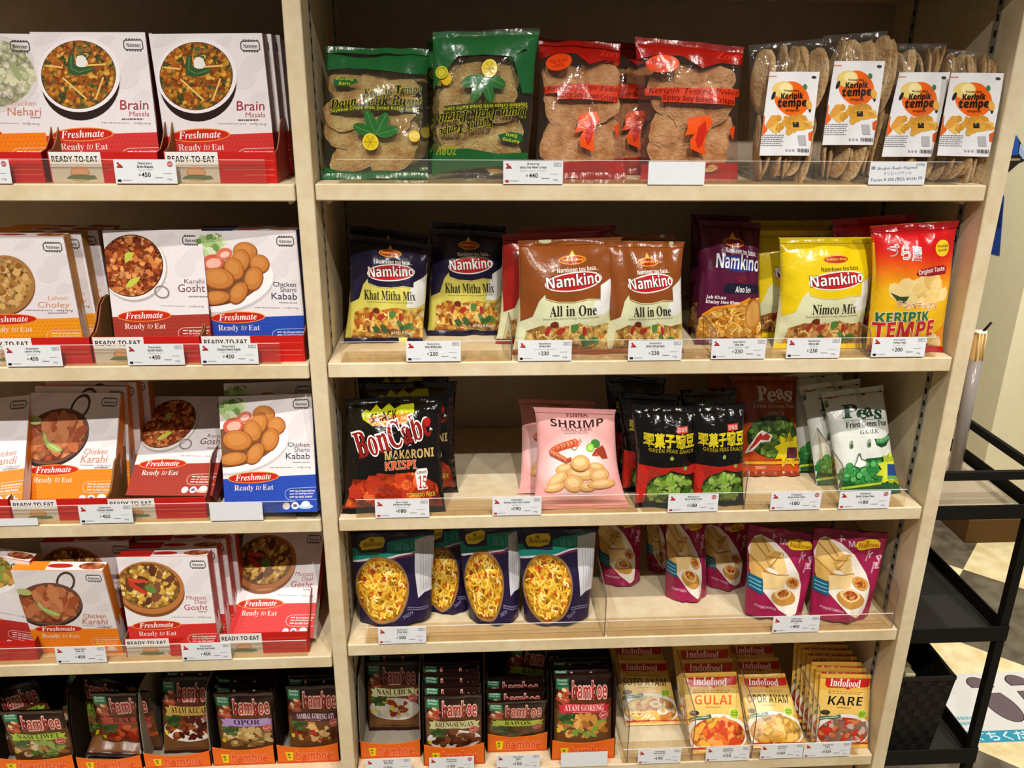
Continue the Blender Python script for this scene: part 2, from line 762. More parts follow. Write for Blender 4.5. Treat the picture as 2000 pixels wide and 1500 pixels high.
def pack_bag(name, place, art, front, back=None, T=.024, seed=1, kind='pillow', pull=.075, wr=.0012, sealm=None, nu=44, nv=48, Tback=None, base_off=.0008, step=.00015, seals=True, parent=None, prep=None):
    """a filled bag: front and back skins with the print on the front, crimped seals as parts"""
    x, y, z, yaw, lean, c4 = place
    M = Matrix.Translation((x, y, z)) @ Matrix.Rotation(math.radians(yaw), 4, 'Z') @ Matrix.Rotation(math.radians(-lean), 4, 'X')
    surf = bag_surface(c4, T, seed, kind, pull, wr)
    mb = MB()
    u, v = np.meshgrid(np.linspace(0, 1, nu + 1), np.linspace(0, 1, nv + 1))
    u, v = u.ravel(), v.ravel()
    mb.add(surf(u, v, 0), grid_faces(nu, nv, 0), front)
    mb.add(surf(u, v, 0.0004, 1, Tback if Tback is not None else T * .8), grid_faces(nu, nv, 0, True), back or front)
    if kind == 'stand':
        f = surf(np.linspace(0, 1, nu + 1), np.ones(nu + 1), 0)
        b = surf(np.linspace(0, 1, nu + 1), np.ones(nu + 1), 0, 1, Tback if Tback is not None else T * .8)
        mb.add(np.concatenate([f, b]), [(i, i + 1, i + nu + 2, i + nu + 1) for i in range(nu)], back or front)
    W_ = np.linalg.norm(np.array(c4[1]) - np.array(c4[0]))
    Hh = np.linalg.norm(np.array(c4[3]) - np.array(c4[0]))
    if art:
        art.emit(mb, surf, .028, Hh / max(W_, 1e-4), base_off, step)
    o = mb.build(name, parent, True, fix=False)
    o.matrix_world = M
    if seals:
        sm = sealm or front
        for nm, v0, v1 in (('top_seal', 0.0, .05), ('bottom_seal', .955, 1.0)):
            if kind == 'stand' and nm == 'bottom_seal':
                continue
            us = np.linspace(0, 1, 61)
            P = []
            for k_, vv in enumerate((v0, (v0 + v1) / 2, v1)):
                rim = (k_ == 2 and nm == 'top_seal') or (k_ == 0 and nm == 'bottom_seal')
                off = (.0012 if art is None else (.0028 if rim else .0036)) + .0004 * np.sin(us * 150) * (1 if k_ == 1 else .5)
                P.append(surf(us, np.full(61, vv), off))
            b = MB()
            b.add(np.concatenate(P), grid_faces(60, 2, 0), sm)
            b.build(nm, o, True, fix=False)
    return o


def pack_box(name, place, art, side, top=None, d=.021, parent=None):
    x, y, z, yaw, lean, roll, w, h = place
    M = Matrix.Translation((x, y, z)) @ Matrix.Rotation(math.radians(yaw), 4, 'Z') @ Matrix.Rotation(math.radians(-lean), 4, 'X') @ Matrix.Rotation(math.radians(roll), 4, 'Y')
    mb = MB()
    mb.box(-w / 2, 0, 0, w / 2, d, h, side, .0006)
    if top:
        top(mb, w, h, d)
    if art:
        art.emit(mb, lambda u, v, off: np.stack([(u - .5) * w, np.full_like(u, -off), (1 - v) * h], 1), None, h / w, .0001, .00007)
    o = mb.build(name, parent, False, fix=False)
    o.matrix_world = M
    return o


# shelf geometry (metres): right bay x 0..W, board tops ZR, left bay ZL
W = 0.9
TM, TR = 0.02247, 0.0225
ZR = [1.21771, .9737, .72969, .50374, .24106]
ZL = [1.2167, .9727, .72922, .48344, .2215]
TH = .02181
FLOOR = -0.1
DEPTH = 0.34


def clamp_pack(v, lo, hi):
    """keep a pack between the two uprights of its bay"""
    x, c4 = v[0], v[5]
    return (*v[:5], tuple((min(max(a, lo - x), hi - x), b) for a, b in c4))
# placements: x, y, z, yaw, lean, (roll, width, height) or face corners TL TR BR BL in metres
PK={
 'brain_a':(-0.2760,0.0483,1.2203,-1.1,3.1,-0.5,0.1423,0.1769),
 'brain_b':(-0.1274,0.0557,1.2199,-4.1,-1.3,-0.9,0.1437,0.1769),
 'choley':(-0.4178,0.0528,0.9750,0.1,-3.2,0.3,0.1452,0.1678),
 'gosht2':(-0.2309,0.0326,0.9801,-11.2,6.5,-2.6,0.1370,0.1698),
 'kabab2':(-0.1002,0.0377,0.9771,-6.2,2.1,-1.4,0.1401,0.1729),
 'handi3':(-0.5273,0.0128,0.7500,-2.1,39.5,-6.4,0.1418,0.1696),
 'karahi3':(-0.4055,0.0379,0.7422,-5.7,28.5,-1.3,0.1392,0.1685),
 'gosht3':(-0.2555,0.0408,0.7523,-15.8,53.7,-7.1,0.1366,0.1744),
 'kabab3':(-0.0937,0.0032,0.7407,-10.1,17.0,-4.8,0.1419,0.1743),
 'left4':(-0.5572,0.0389,0.4948,-8.0,-3.1,7.5,0.1437,0.1737),
 'karahi4':(-0.4217,0.0252,0.4841,-2.8,-7.5,0.6,0.1361,0.1675),
 'daal4':(-0.2690,0.0112,0.4883,-3.3,3.7,-1.3,0.1386,0.1706),
 'daal4b':(-0.1240,0.0280,0.5013,-8.2,42.9,-2.6,0.1367,0.1737),
 'djp_a':(0.0720,0.0458,1.2177,0,18,((-0.0601,0.1746), (0.0768,0.1721), (0.0746,0.0009), (-0.0740,0.0000))),
 'djp_b':(0.2145,0.0491,1.2177,0,8,((-0.0597,0.1867), (0.0809,0.1934), (0.0650,0.0008), (-0.0646,0.0000))),
 'red_a':(0.3533,0.0583,1.2177,0,18,((-0.0561,0.1900), (0.0565,0.1823), (0.0629,0.0002), (-0.0625,0.0000))),
 'red_b':(0.5051,0.0618,1.2177,0,8,((-0.0828,0.1847), (0.0669,0.1734), (0.0687,0.0002), (-0.0683,0.0000))),
 'kt_a':(0.6265,0.0400,1.2177,0,3,((-0.0597,0.1733), (0.0406,0.1826), (0.0442,0.0000), (-0.0440,0.0000))),
 'kt_b':(0.7217,0.0480,1.2177,0,3,((-0.0531,0.1860), (0.0341,0.1933), (0.0445,0.0000), (-0.0443,0.0000))),
 'kt_c':(0.8046,0.0420,1.2177,0,3,((-0.0495,0.1774), (0.0306,0.1782), (0.0414,0.0000), (-0.0411,0.0000))),
 'kt_d':(0.8744,0.0300,1.2177,0,3,((-0.0448,0.1715), (0.0386,0.1661), (0.0377,0.0000), (-0.0373,0.0000))),
 'khat_a':(0.0716,0.0950,0.9737,0,12,((-0.0468,0.1601), (0.0756,0.1443), (0.0595,0.0000), (-0.0592,0.0010))),
 'khat_b':(0.1930,0.1300,0.9737,0,8,((-0.0523,0.1630), (0.0646,0.1553), (0.0606,0.0000), (-0.0602,0.0010))),
 'all_a':(0.3301,0.0309,0.9737,0,10,((-0.0615,0.1618), (0.0857,0.1666), (0.0708,0.0000), (-0.0703,0.0007))),
 'all_b':(0.4521,0.0321,0.9737,0,8,((-0.0625,0.1615), (0.0516,0.1599), (0.0588,0.0000), (-0.0585,0.0005))),
 'aloo':(0.5889,0.0728,0.9737,0,15,((-0.0500,0.1843), (0.0453,0.1805), (0.0531,0.0000), (-0.0528,0.0004))),
 'nimco':(0.7154,0.0489,0.9737,0,8,((-0.0689,0.1625), (0.0837,0.1630), (0.0681,0.0000), (-0.0677,0.0006))),
 'ktempe':(0.8446,0.0255,0.9737,0,5,((-0.0799,0.1828), (0.0478,0.1913), (0.0669,0.0000), (-0.0664,0.0052))),
 'bon_a':(0.0815,0.0180,0.7297,0,15,((-0.0696,0.1720), (0.0779,0.1764), (0.0801,0.0000), (-0.0792,0.0000))),
 'bon_b':(0.1065,0.0796,0.7297,0,6,((-0.0769,0.1798), (0.0735,0.1805), (0.0728,0.0000), (-0.0723,0.0014))),
 'shrimp':(0.3656,0.0180,0.7297,0,22,((-0.0708,0.1558), (0.0581,0.1502), (0.0769,0.0000), (-0.0770,0.0000))),
 'gp_a':(0.4985,0.0180,0.7297,0,8,((-0.0594,0.1640), (0.0403,0.1572), (0.0480,0.0000), (-0.0479,0.0000))),
 'gp_b':(0.5804,0.0191,0.7297,0,8,((-0.0571,0.1593), (0.0337,0.1613), (0.0419,0.0004), (-0.0418,0.0000))),
 'peas_s':(0.6964,0.1145,0.7297,0,22,((-0.0631,0.1667), (0.0500,0.1655), (0.0504,0.0000), (-0.0502,0.0009))),
 'peas_g':(0.8343,0.0480,0.7297,0,28,((-0.0686,0.1619), (0.0371,0.1741), (0.0501,0.0003), (-0.0499,0.0000))),
 'ap_a':(0.0723,0.0646,0.5037,0,8,((-0.0736,0.1542), (0.0671,0.1546), (0.0593,0.0066), (-0.0591,0.0000))),
 'ap_b':(0.1599,0.0950,0.5037,0,8,((-0.0493,0.1532), (0.0523,0.1510), (0.0399,0.0000), (-0.0398,0.0011))),
 'ap_c':(0.2349,0.0658,0.5037,0,8,((-0.0581,0.1628), (0.0495,0.1605), (0.0415,0.0000), (-0.0414,0.0012))),
 'ap_d':(0.3402,0.0547,0.5037,0,8,((-0.0666,0.1622), (0.0629,0.1593), (0.0535,0.0054), (-0.0534,0.0000))),
 'sa_a':(0.4652,0.1600,0.5037,0,8,((-0.0454,0.1310), (0.0336,0.1293), (0.0361,0.0031), (-0.0359,0.0000))),
 'sa_b':(0.5421,0.1967,0.5037,0,8,((-0.0258,0.1100), (0.0193,0.1091), (0.0191,0.0000), (-0.0190,0.0005))),
 'sa_c':(0.5725,0.1105,0.5037,0,8,((-0.0424,0.1543), (0.0240,0.1529), (0.0361,0.0014), (-0.0361,0.0000))),
 'sa_d':(0.6514,0.1423,0.5037,0,8,((-0.0476,0.1268), (0.0327,0.1251), (0.0358,0.0000), (-0.0357,0.0010))),
 'sa_e':(0.7053,0.0491,0.5037,0,8,((-0.0523,0.1639), (0.0680,0.1406), (0.0489,0.0000), (-0.0486,0.0061))),
 'sa_f':(0.8156,0.0420,0.5037,0,8,((-0.0553,0.1582), (0.0710,0.1464), (0.0502,0.0000), (-0.0500,0.0029))),
 'nasi':(0.0596,0.1000,0.2411,0,15,((-0.0494,0.1291), (0.0462,0.1280), (0.0459,0.0000), (-0.0458,0.0020))),
 'kreng':(0.1664,0.0295,0.2421,0.3,-2.8,((-0.0478,0.1408), (0.0473,0.1410), (0.0476,0.0002), (-0.0476,0.0000))),
 'rawon':(0.2742,0.0517,0.2421,0.3,-10.1,((-0.0502,0.1186), (0.0502,0.1186), (0.0502,0.0000), (-0.0502,0.0000))),
 'ayamg':(0.3902,0.0343,0.2421,-0.1,13.3,((-0.0500,0.1423), (0.0505,0.1421), (0.0502,0.0000), (-0.0502,0.0002))),
 'soto':(0.5271,0.0892,0.2411,0,50,((-0.0591,0.1163), (0.0384,0.1134), (0.0501,0.0000), (-0.0499,0.0003))),
 'gulai':(0.6321,0.0180,0.2411,0,40,((-0.0576,0.1333), (0.0428,0.1330), (0.0487,0.0000), (-0.0515,0.0000))),
 'opor':(0.7391,0.0238,0.2411,0,50,((-0.0539,0.1259), (0.0342,0.1251), (0.0483,0.0000), (-0.0482,0.0008))),
 'kare':(0.8507,0.0197,0.2411,0,14,((-0.0448,0.1387), (0.0519,0.1337), (0.0493,0.0000), (-0.0491,0.0019))),
 'liwet':(-0.5369,0.0678,0.2215,-0.1,-5.3,((-0.0503,0.1289), (0.0504,0.1288), (0.0503,0.0000), (-0.0503,0.0001))),
 'bali':(-0.4001,0.0935,0.2215,-0.6,-5.6,((-0.0490,0.1406), (0.0490,0.1406), (0.0490,0.0000), (-0.0490,0.0000))),
 'kecap':(-0.2983,0.0838,0.2215,-0.7,14.4,((-0.0471,0.1410), (0.0453,0.1416), (0.0462,0.0006), (-0.0462,0.0000))),
 'opor5':(-0.1907,0.0707,0.2215,-0.4,-0.9,((-0.0492,0.1412), (0.0496,0.1411), (0.0494,0.0000), (-0.0494,0.0001))),
 'ati':(-0.0757,0.0730,0.2215,-0.7,3.6,((-0.0462,0.1409), (0.0462,0.1409), (0.0462,0.0000), (-0.0462,0.0000))),
}
QP={
 'brain_a':((58,62),(283,63),(317,345),(103,345)),
 'brain_b':((291,66),(510,65),(543,345),(332,345)),
 'choley':((-95,462),(122,462),(170,690),(-40,690)),
 'gosht2':((197,452),(385,449),(405,690),(233,690)),
 'kabab2':((380,451),(578,450),(600,690),(411,690)),
 'karahi3':((60,767),(235,768),(219,985),(41,985)),
 'gosht3':((245,968),(415,968),(271,907),(428,905)),
 'kabab3':((432,775),(611,768),(625,1000),(443,1002)),
 'karahi4':((22,1113),(198,1116),(243,1275),(72,1275)),
 'daal4':((228,1088),(403,1086),(430,1275),(257,1278)),
 'daal4b':((447,1245),(610,1245),(457,1176),(617,1180)),
 'djp_a':((636,92),(838,98),(838,350),(620,352)),
 'djp_b':((845,63),(1055,55),(1030,350),(843,352)),
 'red_a':((1052,75),(1212,88),(1222,350),(1045,350)),
 'red_b':((1238,72),(1452,92),(1440,350),(1250,350)),
 'kt_a':((1462,88),(1610,75),(1585,352),(1462,352)),
 'kt_b':((1608,70),(1735,60),(1712,350),(1590,350)),
 'kt_c':((1735,85),(1850,85),(1825,352),(1712,352)),
 'kt_d':((1850,95),(1968,105),(1925,352),(1822,352)),
 'khat_a':((682,457),(846,478),(828,668),(672,668)),
 'khat_b':((838,445),(990,455),(985,655),(832,655)),
 'all_a':((1012,470),(1215,463),(1190,692),(1000,692)),
 'all_b':((1180,470),(1336,472),(1336,690),(1180,690)),
 'aloo':((1362,430),(1485,435),(1490,672),(1355,672)),
 'nimco':((1521,464),(1722,463),(1682,680),(1508,680)),
 'ktempe':((1700,442),(1873,430),(1860,694),(1690,682)),
 'bon_a':((672,780),(866,772),(872,1005),(665,1008)),
 'bon_b':((700,748),(893,745),(895,962),(715,962)),
 'shrimp':((1040,795),(1203,800),(1230,998),(1035,1000)),
 'gp_a':((1232,788),(1360,795),(1360,990),(1240,992)),
 'gp_b':((1340,792),(1456,788),(1454,985),(1350,988)),
 'peas_s':((1427,735),(1557,735),(1562,930),(1446,930)),
 'peas_g':((1602,768),(1725,752),(1757,962),(1638,965)),
 'ap_a':((677,1040),(848,1036),(842,1200),(702,1218)),
 'ap_b':((815,1020),(935,1020),(922,1185),(830,1185)),
 'ap_c':((893,1025),(1022,1025),(1012,1203),(915,1203)),
 'ap_d':((1010,1030),(1165,1030),(1150,1200),(1025,1215)),
 'sa_a':((1165,1000),(1252,1000),(1250,1130),(1172,1136)),
 'sa_b':((1262,1000),(1310,1000),(1305,1110),(1265,1110)),
 'sa_c':((1300,1000),(1375,1000),(1380,1160),(1300,1165)),
 'sa_d':((1372,1010),(1460,1010),(1455,1140),(1378,1140)),
 'sa_e':((1462,1022),(1600,1045),(1565,1205),(1455,1195)),
 'sa_f':((1590,1030),(1735,1040),(1695,1203),(1582,1200)),
 'nasi':((715,1292),(820,1290),(822,1425),(722,1425)),
 'kreng':((831,1358),(938,1353),(944,1480),(836,1480)),
 'rawon':((952,1370),(1068,1365),(1070,1468),(955,1470)),
 'ayamg':((1082,1310),(1195,1308),(1195,1475),(1080,1475)),
 'soto':((1200,1290),(1300,1290),(1328,1415),(1222,1418)),
 'gulai':((1330,1315),(1437,1312),(1462,1475),(1352,1480)),
 'opor':((1440,1318),(1532,1316),(1575,1460),(1470,1462)),
 'kare':((1602,1315),(1707,1317),(1698,1460),(1592,1460)),
 'liwet':((0,1388),(122,1385),(132,1490),(18,1490)),
 'bali':((177,1352),(290,1350),(300,1460),(185,1460)),
 'kecap':((322,1320),(415,1315),(412,1470),(308,1475)),
 'opor5':((418,1352),(532,1352),(535,1480),(420,1480)),
 'ati':((565,1340),(660,1340),(663,1468),(560,1470)),
}
# ------------------------------------------------------------------ pack designs
# a sheet's design units come with the four corners of the pack face they are drawn on
cL1, cL2, cL3, cL4, cL5 = (0, 0, 3.2258), (0, 390, 3.125), (0, 730, 3.0303), (0, 1030, 2.9412), (0, 1300, 2.857)
cA, cB = (600, 0, 2.9412), (1200, 0, 2.5)
cC, cE = (630, 400, 2.985), (1280, 400, 3.125)
cF, cG = (640, 720, 3.2258), (1180, 720, 3.0303)
cH, cI = (660, 1020, 3.5714), (1140, 1020, 3.125)
cJ, cK = (680, 1260, 3.7037), (1180, 1240, 3.4483)
SHEETS = QP
for _k in list(PK):
    if len(PK[_k]) == 6:
        PK[_k] = clamp_pack(PK[_k], .004, W - .004) if PK[_k][0] > 0 else clamp_pack(PK[_k], -9, -TM - .003)


def marks(a, x0, y0, x1, y1, n, m, seed=1, h=.55):
    """rows of illegibly small print"""
    R = random.Random(seed)
    T = []
    rh = (y1 - y0) / n
    for i in range(n):
        x = x0
        end = x1 - R.uniform(0, .25) * (x1 - x0)
        while x < end:
            wd = R.uniform(.04, .12) * (x1 - x0)
            e = min(x + wd, end)
            y = y0 + i * rh
            T += [((x, y), (e, y), (e, y + rh * h)), ((x, y), (e, y + rh * h), (x, y + rh * h))]
            x = e + .025 * (x1 - x0)
    if T:
        a.put([(np.array(T), a.c(m))])
    return a


def freshmate(kind):
    band, tcol = {'brain': ('#cf3733', '#a23a40'), 'karahi': ('#f2861a', '#cf8a74'), 'gosht': ('#a63a2c', '#6d3a40'), 'kabab': ('#2b4bb2', '#2c2f4a'),
                  'daal': ('#d2302c', '#b5545c'), 'choley': ('#ee9a1e', '#d5956a'), 'nehari': ('#ef7d16', '#cf7a62'), 'handi': ('#f2861a', '#cf8a74'), 'rice': ('#b8302a', '#a23a40')}[kind]
    a = Art('P')
    a.all('#e7e0e1')
    K = (SHEETS['kabab3'], cL3)
    a.sheet(*K)
    for i, (x, y, rx, ry) in enumerate(((1800, 260, 70, 40), (1750, 330, 60, 50), (1400, 150, 90, 25), (1820, 420, 50, 30), (1650, 170, 60, 22))):
        a.ell(x, y, rx, ry, '#e0d8da', -30)
    if kind == 'kabab':
        a.ell(1440, 430, 290, 158, '#cdc5c6', -14).ell(1438, 415, 288, 158, '#f3f0ef', -14).ell(1420, 420, 245, 120, '#7a5236', -14)
        a.blobs(1385, 205, 80, 50, 45, 22, ['#8fae6a', '#b9cf94', '#6f9150', '#a5c07c', '#d5e0b8'], 3)
        a.ell(1395, 305, 62, 46, '#cf5f48', -15).ell(1398, 308, 42, 28, '#efb4a0', -15).ell(1460, 255, 46, 32, '#d9775f', -20).ell(1462, 258, 26, 16, '#f1c4b2', -20)
        for x, y, rx, ry, r in ((1573, 238, 66, 52, 0), (1545, 290, 50, 66, 15), (1648, 305, 54, 54, 0), (1508, 335, 52, 66, -20), (1612, 388, 50, 72, 20), (1420, 392, 88, 62, 5), (1525, 470, 44, 72, 35), (1398, 500, 84, 40, -8)):
            a.ell(x, y, rx, ry, '#9a5526', r).ell(x - 2, y - 3, rx * .92, ry * .9, '#c57c3a', r).ell(x - 6, y - 8, rx * .62, ry * .58, '#d08a48', r)
    elif kind == 'brain':
        a.sheet(SHEETS['brain_a'], cL1)
        a.ell(506, 500, 256, 246, '#cfc4c6').ell(508, 520, 246, 238, '#2c1a17').ell(500, 468, 258, 238, '#f0e9ea').ell(496, 470, 236, 216, '#5a2a12')
        a.ell(496, 470, 232, 212, food('brain', ['#c98a2a', '#a8561c', '#6b6a2e', '#d8a03a', '#b8661e', '#47502a', '#c8742a'], 190))
        a.blobs(496, 470, 215, 195, 110, 17, ['#c9862c', '#a54f1a', '#8f4a1a', '#d9a544', '#7a3a14', '#b56a22'], 5)
        a.poly([(432, 345), (470, 335), (470, 400), (500, 425), (560, 415), (604, 436), (540, 470), (470, 475), (430, 458), (425, 400)], '#34552b')
        a.line([(450, 350), (448, 430), (500, 455), (580, 432)], 8, '#5c7a48')
        a.blobs(520, 325, 60, 30, 8, 16, ['#46602f', '#8a6a30'], 8)
        a.blobs(506, 392, 26, 20, 7, 26, ['#f4efec', '#ebe4e0'], 4, .9)
        for p in (((398, 490), (545, 622)), ((652, 488), (604, 624)), ((290, 412), (395, 424)), ((545, 412), (668, 405))):
            a.line(p, 11, '#e8bf66')
        a.text('Brain', 758, 630, 936, 690, tcol).text('Masala', 816, 702, 942, 734, tcol)
        marks(a, 768, 746, 945, 762, 1, '#6a5a5c', 2)
    elif kind == 'gosht':
        a.sheet(SHEETS['gosht2'], cL2)
        a.ell(812, 432, 192, 212, '#b9b0ad', -12).ell(806, 424, 190, 206, '#ece6e2', -12).ell(796, 416, 184, 196, '#4a1e10', -12)
        a.ell(794, 416, 180, 190, food('gosht', ['#c2622c', '#8a3a1c', '#d98446', '#a84a20', '#e09a5a', '#6a2a14'], 170), -12)
        a.blobs(790, 420, 160, 165, 70, 18, ['#d07a3e', '#9c451e', '#e29a5c', '#7a3216'], 9)
        a.ring(975, 580, 46, 38, 9, '#8d837c', 30)
        a.poly([(752, 350), (775, 330), (806, 338), (795, 378), (760, 405)], '#bfc04a').poly([(765, 545), (790, 505), (850, 484), (842, 510), (795, 556)], '#c3c74e')
        a.text('Karahi', 1104, 500, 1220, 527, tcol).text('Gosht', 1068, 532, 1225, 580, tcol)
        marks(a, 1130, 603, 1245, 620, 1, '#8a7a7a', 3)
    elif kind in ('karahi', 'handi'):
        a.sheet(SHEETS['karahi4'], cL4)
        a.ring(378, 312, 54, 58, 13, '#4d3c34', 20)
        a.ell(284, 448, 192, 122, '#33211b').ell(282, 436, 190, 120, '#6a4a3c').ell(282, 438, 176, 108, '#7a3018')
        a.ell(282, 438, 172, 104, food('karahi', ['#b5623a', '#9c4a2a', '#c87f50', '#8a3c20', '#d08a5c'], 95))
        a.blobs(282, 432, 145, 78, 26, 40, ['#b8673e', '#a04e2c', '#c98052', '#bd7248'], 12, .55)
        a.ell(140, 366, 46, 18, '#b4bb74', 10)
        a.poly([(212, 418), (228, 425), (246, 452), (300, 470), (345, 488), (352, 500), (318, 506), (262, 484), (224, 452)], '#9db25c')
        a.line([(225, 430), (250, 462), (330, 496)], 6, '#c0cf8a')
        if kind == 'karahi':
            a.text('Chicken', 478, 490, 606, 514, tcol).text('Karahi', 474, 518, 618, 550, tcol)
        else:
            a.text('Chicken', 478, 490, 606, 514, tcol).text('Handi', 488, 518, 618, 550, tcol)
        marks(a, 560, 566, 640, 580, 1, '#8a7a7a', 4)
    elif kind == 'daal':
        a.sheet(SHEETS['daal4'], cL4)
        a.ell(864, 362, 198, 148, '#7d4a24', 8).ell(862, 344, 198, 148, '#b9753e', 8).ell(856, 334, 178, 128, '#5d3418', 8)
        a.ell(856, 334, 175, 125, food('daal', ['#9a6a34', '#c8963e', '#7a4a22', '#b58444'], 120), 8)
        a.blobs(856, 334, 160, 112, 120, 12, ['#e2bc5a', '#ecd088', '#d8a840', '#c99a4a'], 21, .9)
        a.blobs(856, 334, 140, 95, 12, 32, ['#6a3f26', '#5a3420', '#7d5032'], 22)
        a.poly([(735, 285), (760, 290), (832, 296), (850, 310), (800, 318), (740, 305)], '#cf4a2e').poly([(738, 310), (762, 312), (840, 362), (852, 385), (810, 372), (745, 330)], '#c43f26')
        a.ell(868, 350, 36, 20, '#66843e', 25)
        a.text('Mutton', 1070, 388, 1182, 410, tcol).text('Daal', 1118, 412, 1184, 434, tcol).text('Gosht', 1058, 438, 1193, 470, tcol)
        marks(a, 1140, 478, 1198, 488, 1, '#8a7a7a', 5)
    elif kind == 'choley':
        a.sheet(SHEETS['choley'], cL2)
        a.ell(28, 524, 186, 180, '#7a4f2c').ell(24, 515, 186, 178, '#a97844').ell(18, 512, 165, 158, food('choley', ['#b5803e', '#c99a58', '#8f5c2a', '#d8ac6a'], 130))
        a.blobs(20, 512, 150, 140, 60, 24, ['#c4914e', '#a8743a', '#d6aa68', '#8d5e2e'], 31, .85)
        a.text('Lahori', 292, 582, 412, 608, tcol).text('Choley', 230, 618, 425, 664, tcol)
        marks(a, 292, 684, 440, 698, 1, '#8a7a7a', 6)
    elif kind == 'nehari':
        q = [(x - 222, y + 4) for x, y in SHEETS['brain_a']]
        a.sheet(q, cL1)
        a.ell(-60, 470, 300, 250, '#d9d2cc').ell(-60, 470, 270, 220, food('nehari', ['#d8d2bc', '#c4c29a', '#e6e0c4', '#ddd5b4', '#aeb084'], 150))
        a.blobs(100, 470, 120, 70, 40, 24, ['#c2c29c', '#a3a878', '#dcd5b0'], 3)
        a.text('Chicken', 50, 642, 216, 674, '#d99a88').text('Nehari', 36, 686, 246, 738, tcol)
        marks(a, 178, 746, 262, 764, 1, '#8a7a7a', 2)
    elif kind == 'rice':
        a.sheet(((-120, 1095), (57, 1098), (78, 1275), (-100, 1278)), cL4)
        a.ell(-90, 300, 200, 120, '#f4f1ee').ell(-95, 280, 180, 110, food('rice', ['#c99a4a', '#a8883a', '#6c7a34', '#e0bc6a', '#8a6a2a'], 140))
        a.blobs(0, 290, 85, 70, 40, 20, ['#d0a850', '#8a9a44', '#b07a34'], 3)
    a.sheet(*K)
    # colour band with a fine honeycomb, oval, lettering
    a.poly([(1290, 622), (1920, 590), (1940, 860), (1300, 860)], band)
    b = lin(band)
    hx = '#%02x%02x%02x' % tuple(int(255 * max(0, min(1, (c * .8) ** (1 / 2.2)))) for c in b[:3])
    T = []
    for i in range(26):
        for j in range(9):
            x, y = 1335 + i * 22 + (j % 2) * 11, 640 - i * 1.1 + j * 22
            T += [((x - 6, y), (x, y - 6), (x + 6, y)), ((x - 6, y), (x + 6, y), (x, y + 6))]
    a.put([(np.array(T, float), hx)])
    a.ell(1512, 610, 152, 34, '#ee9238', -3).ell(1512, 610, 145, 29, '#c4261a', -3)
    a.text('Freshmate', 1404, 588, 1616, 626, '#f6ece6', 'sbi', -3)
    a.text('Ready', 1398, 655, 1512, 697, '#f0dcd4', 'sb', -2, off=-.006).text('to', 1526, 655, 1556, 684, '#f0dcd4', 'si', -2).text('Eat', 1566, 653, 1630, 684, '#f0dcd4', 'sb', -2, off=-.006)
    lt = '#e2c8c0' if kind != 'kabab' else '#a8bce8'
    a.line([(1900, 668), (1730, 676), (1704, 690), (1698, 714), (1710, 738), (1740, 747), (1900, 742)], 3, lt)
    for i, tx in enumerate(('No Preservatives', 'No Refrigeration', 'No MSG Added')):
        a.text(tx, 1762, 684 + i * 18, 1878 - i * 8, 697 + i * 18, '#f2ebe8', 'b', -2)
        a.line([(1728, 692 + i * 18), (1754, 691 + i * 18)], 5, '#f2ebe8')
    a.ell(1707, 782, 22, 22, '#d8d4dc').ell(1760, 780, 22, 22, '#eeeaf0').ell(1760, 780, 13, 10, '#6a6a7a').ell(1822, 785, 46, 15, '#b8cfe8' if kind == 'kabab' else '#dcb8a8').ell(1824, 770, 26, 18, '#ece8e4')
    if kind == 'kabab':
        a.text('Chicken', 1716, 402, 1843, 428, tcol).text('Shami', 1754, 431, 1843, 459, tcol).text('Kabab', 1704, 464, 1846, 501, tcol)
        marks(a, 1745, 517, 1850, 529, 1, '#8a8490', 3)
    uy = 24 if kind in ('karahi', 'handi') else 0
    marks(a, 1668 if uy else 1608, 548 + uy, 1760, 558 + uy, 1, '#9a9096', 7, .5)
    a.text('ready curry', 1768, 540 + uy, 1852, 560 + uy, '#6a6268', 'scr')
    # maker's badge
    a.line([(1752, 156), (1830, 152), (1836, 160), (1838, 190), (1830, 196), (1754, 198), (1746, 190), (1746, 164), (1752, 156)], 5, '#4a4648')
    a.text('Nasreen', 1760, 168, 1826, 186, '#3a3638', 'b')
    for i in range(6):
        a.ell(1760 + i * 13, 150, 5, 4, '#5a5658').ell(1760 + i * 13, 202, 5, 4, '#5a5658')
    return a


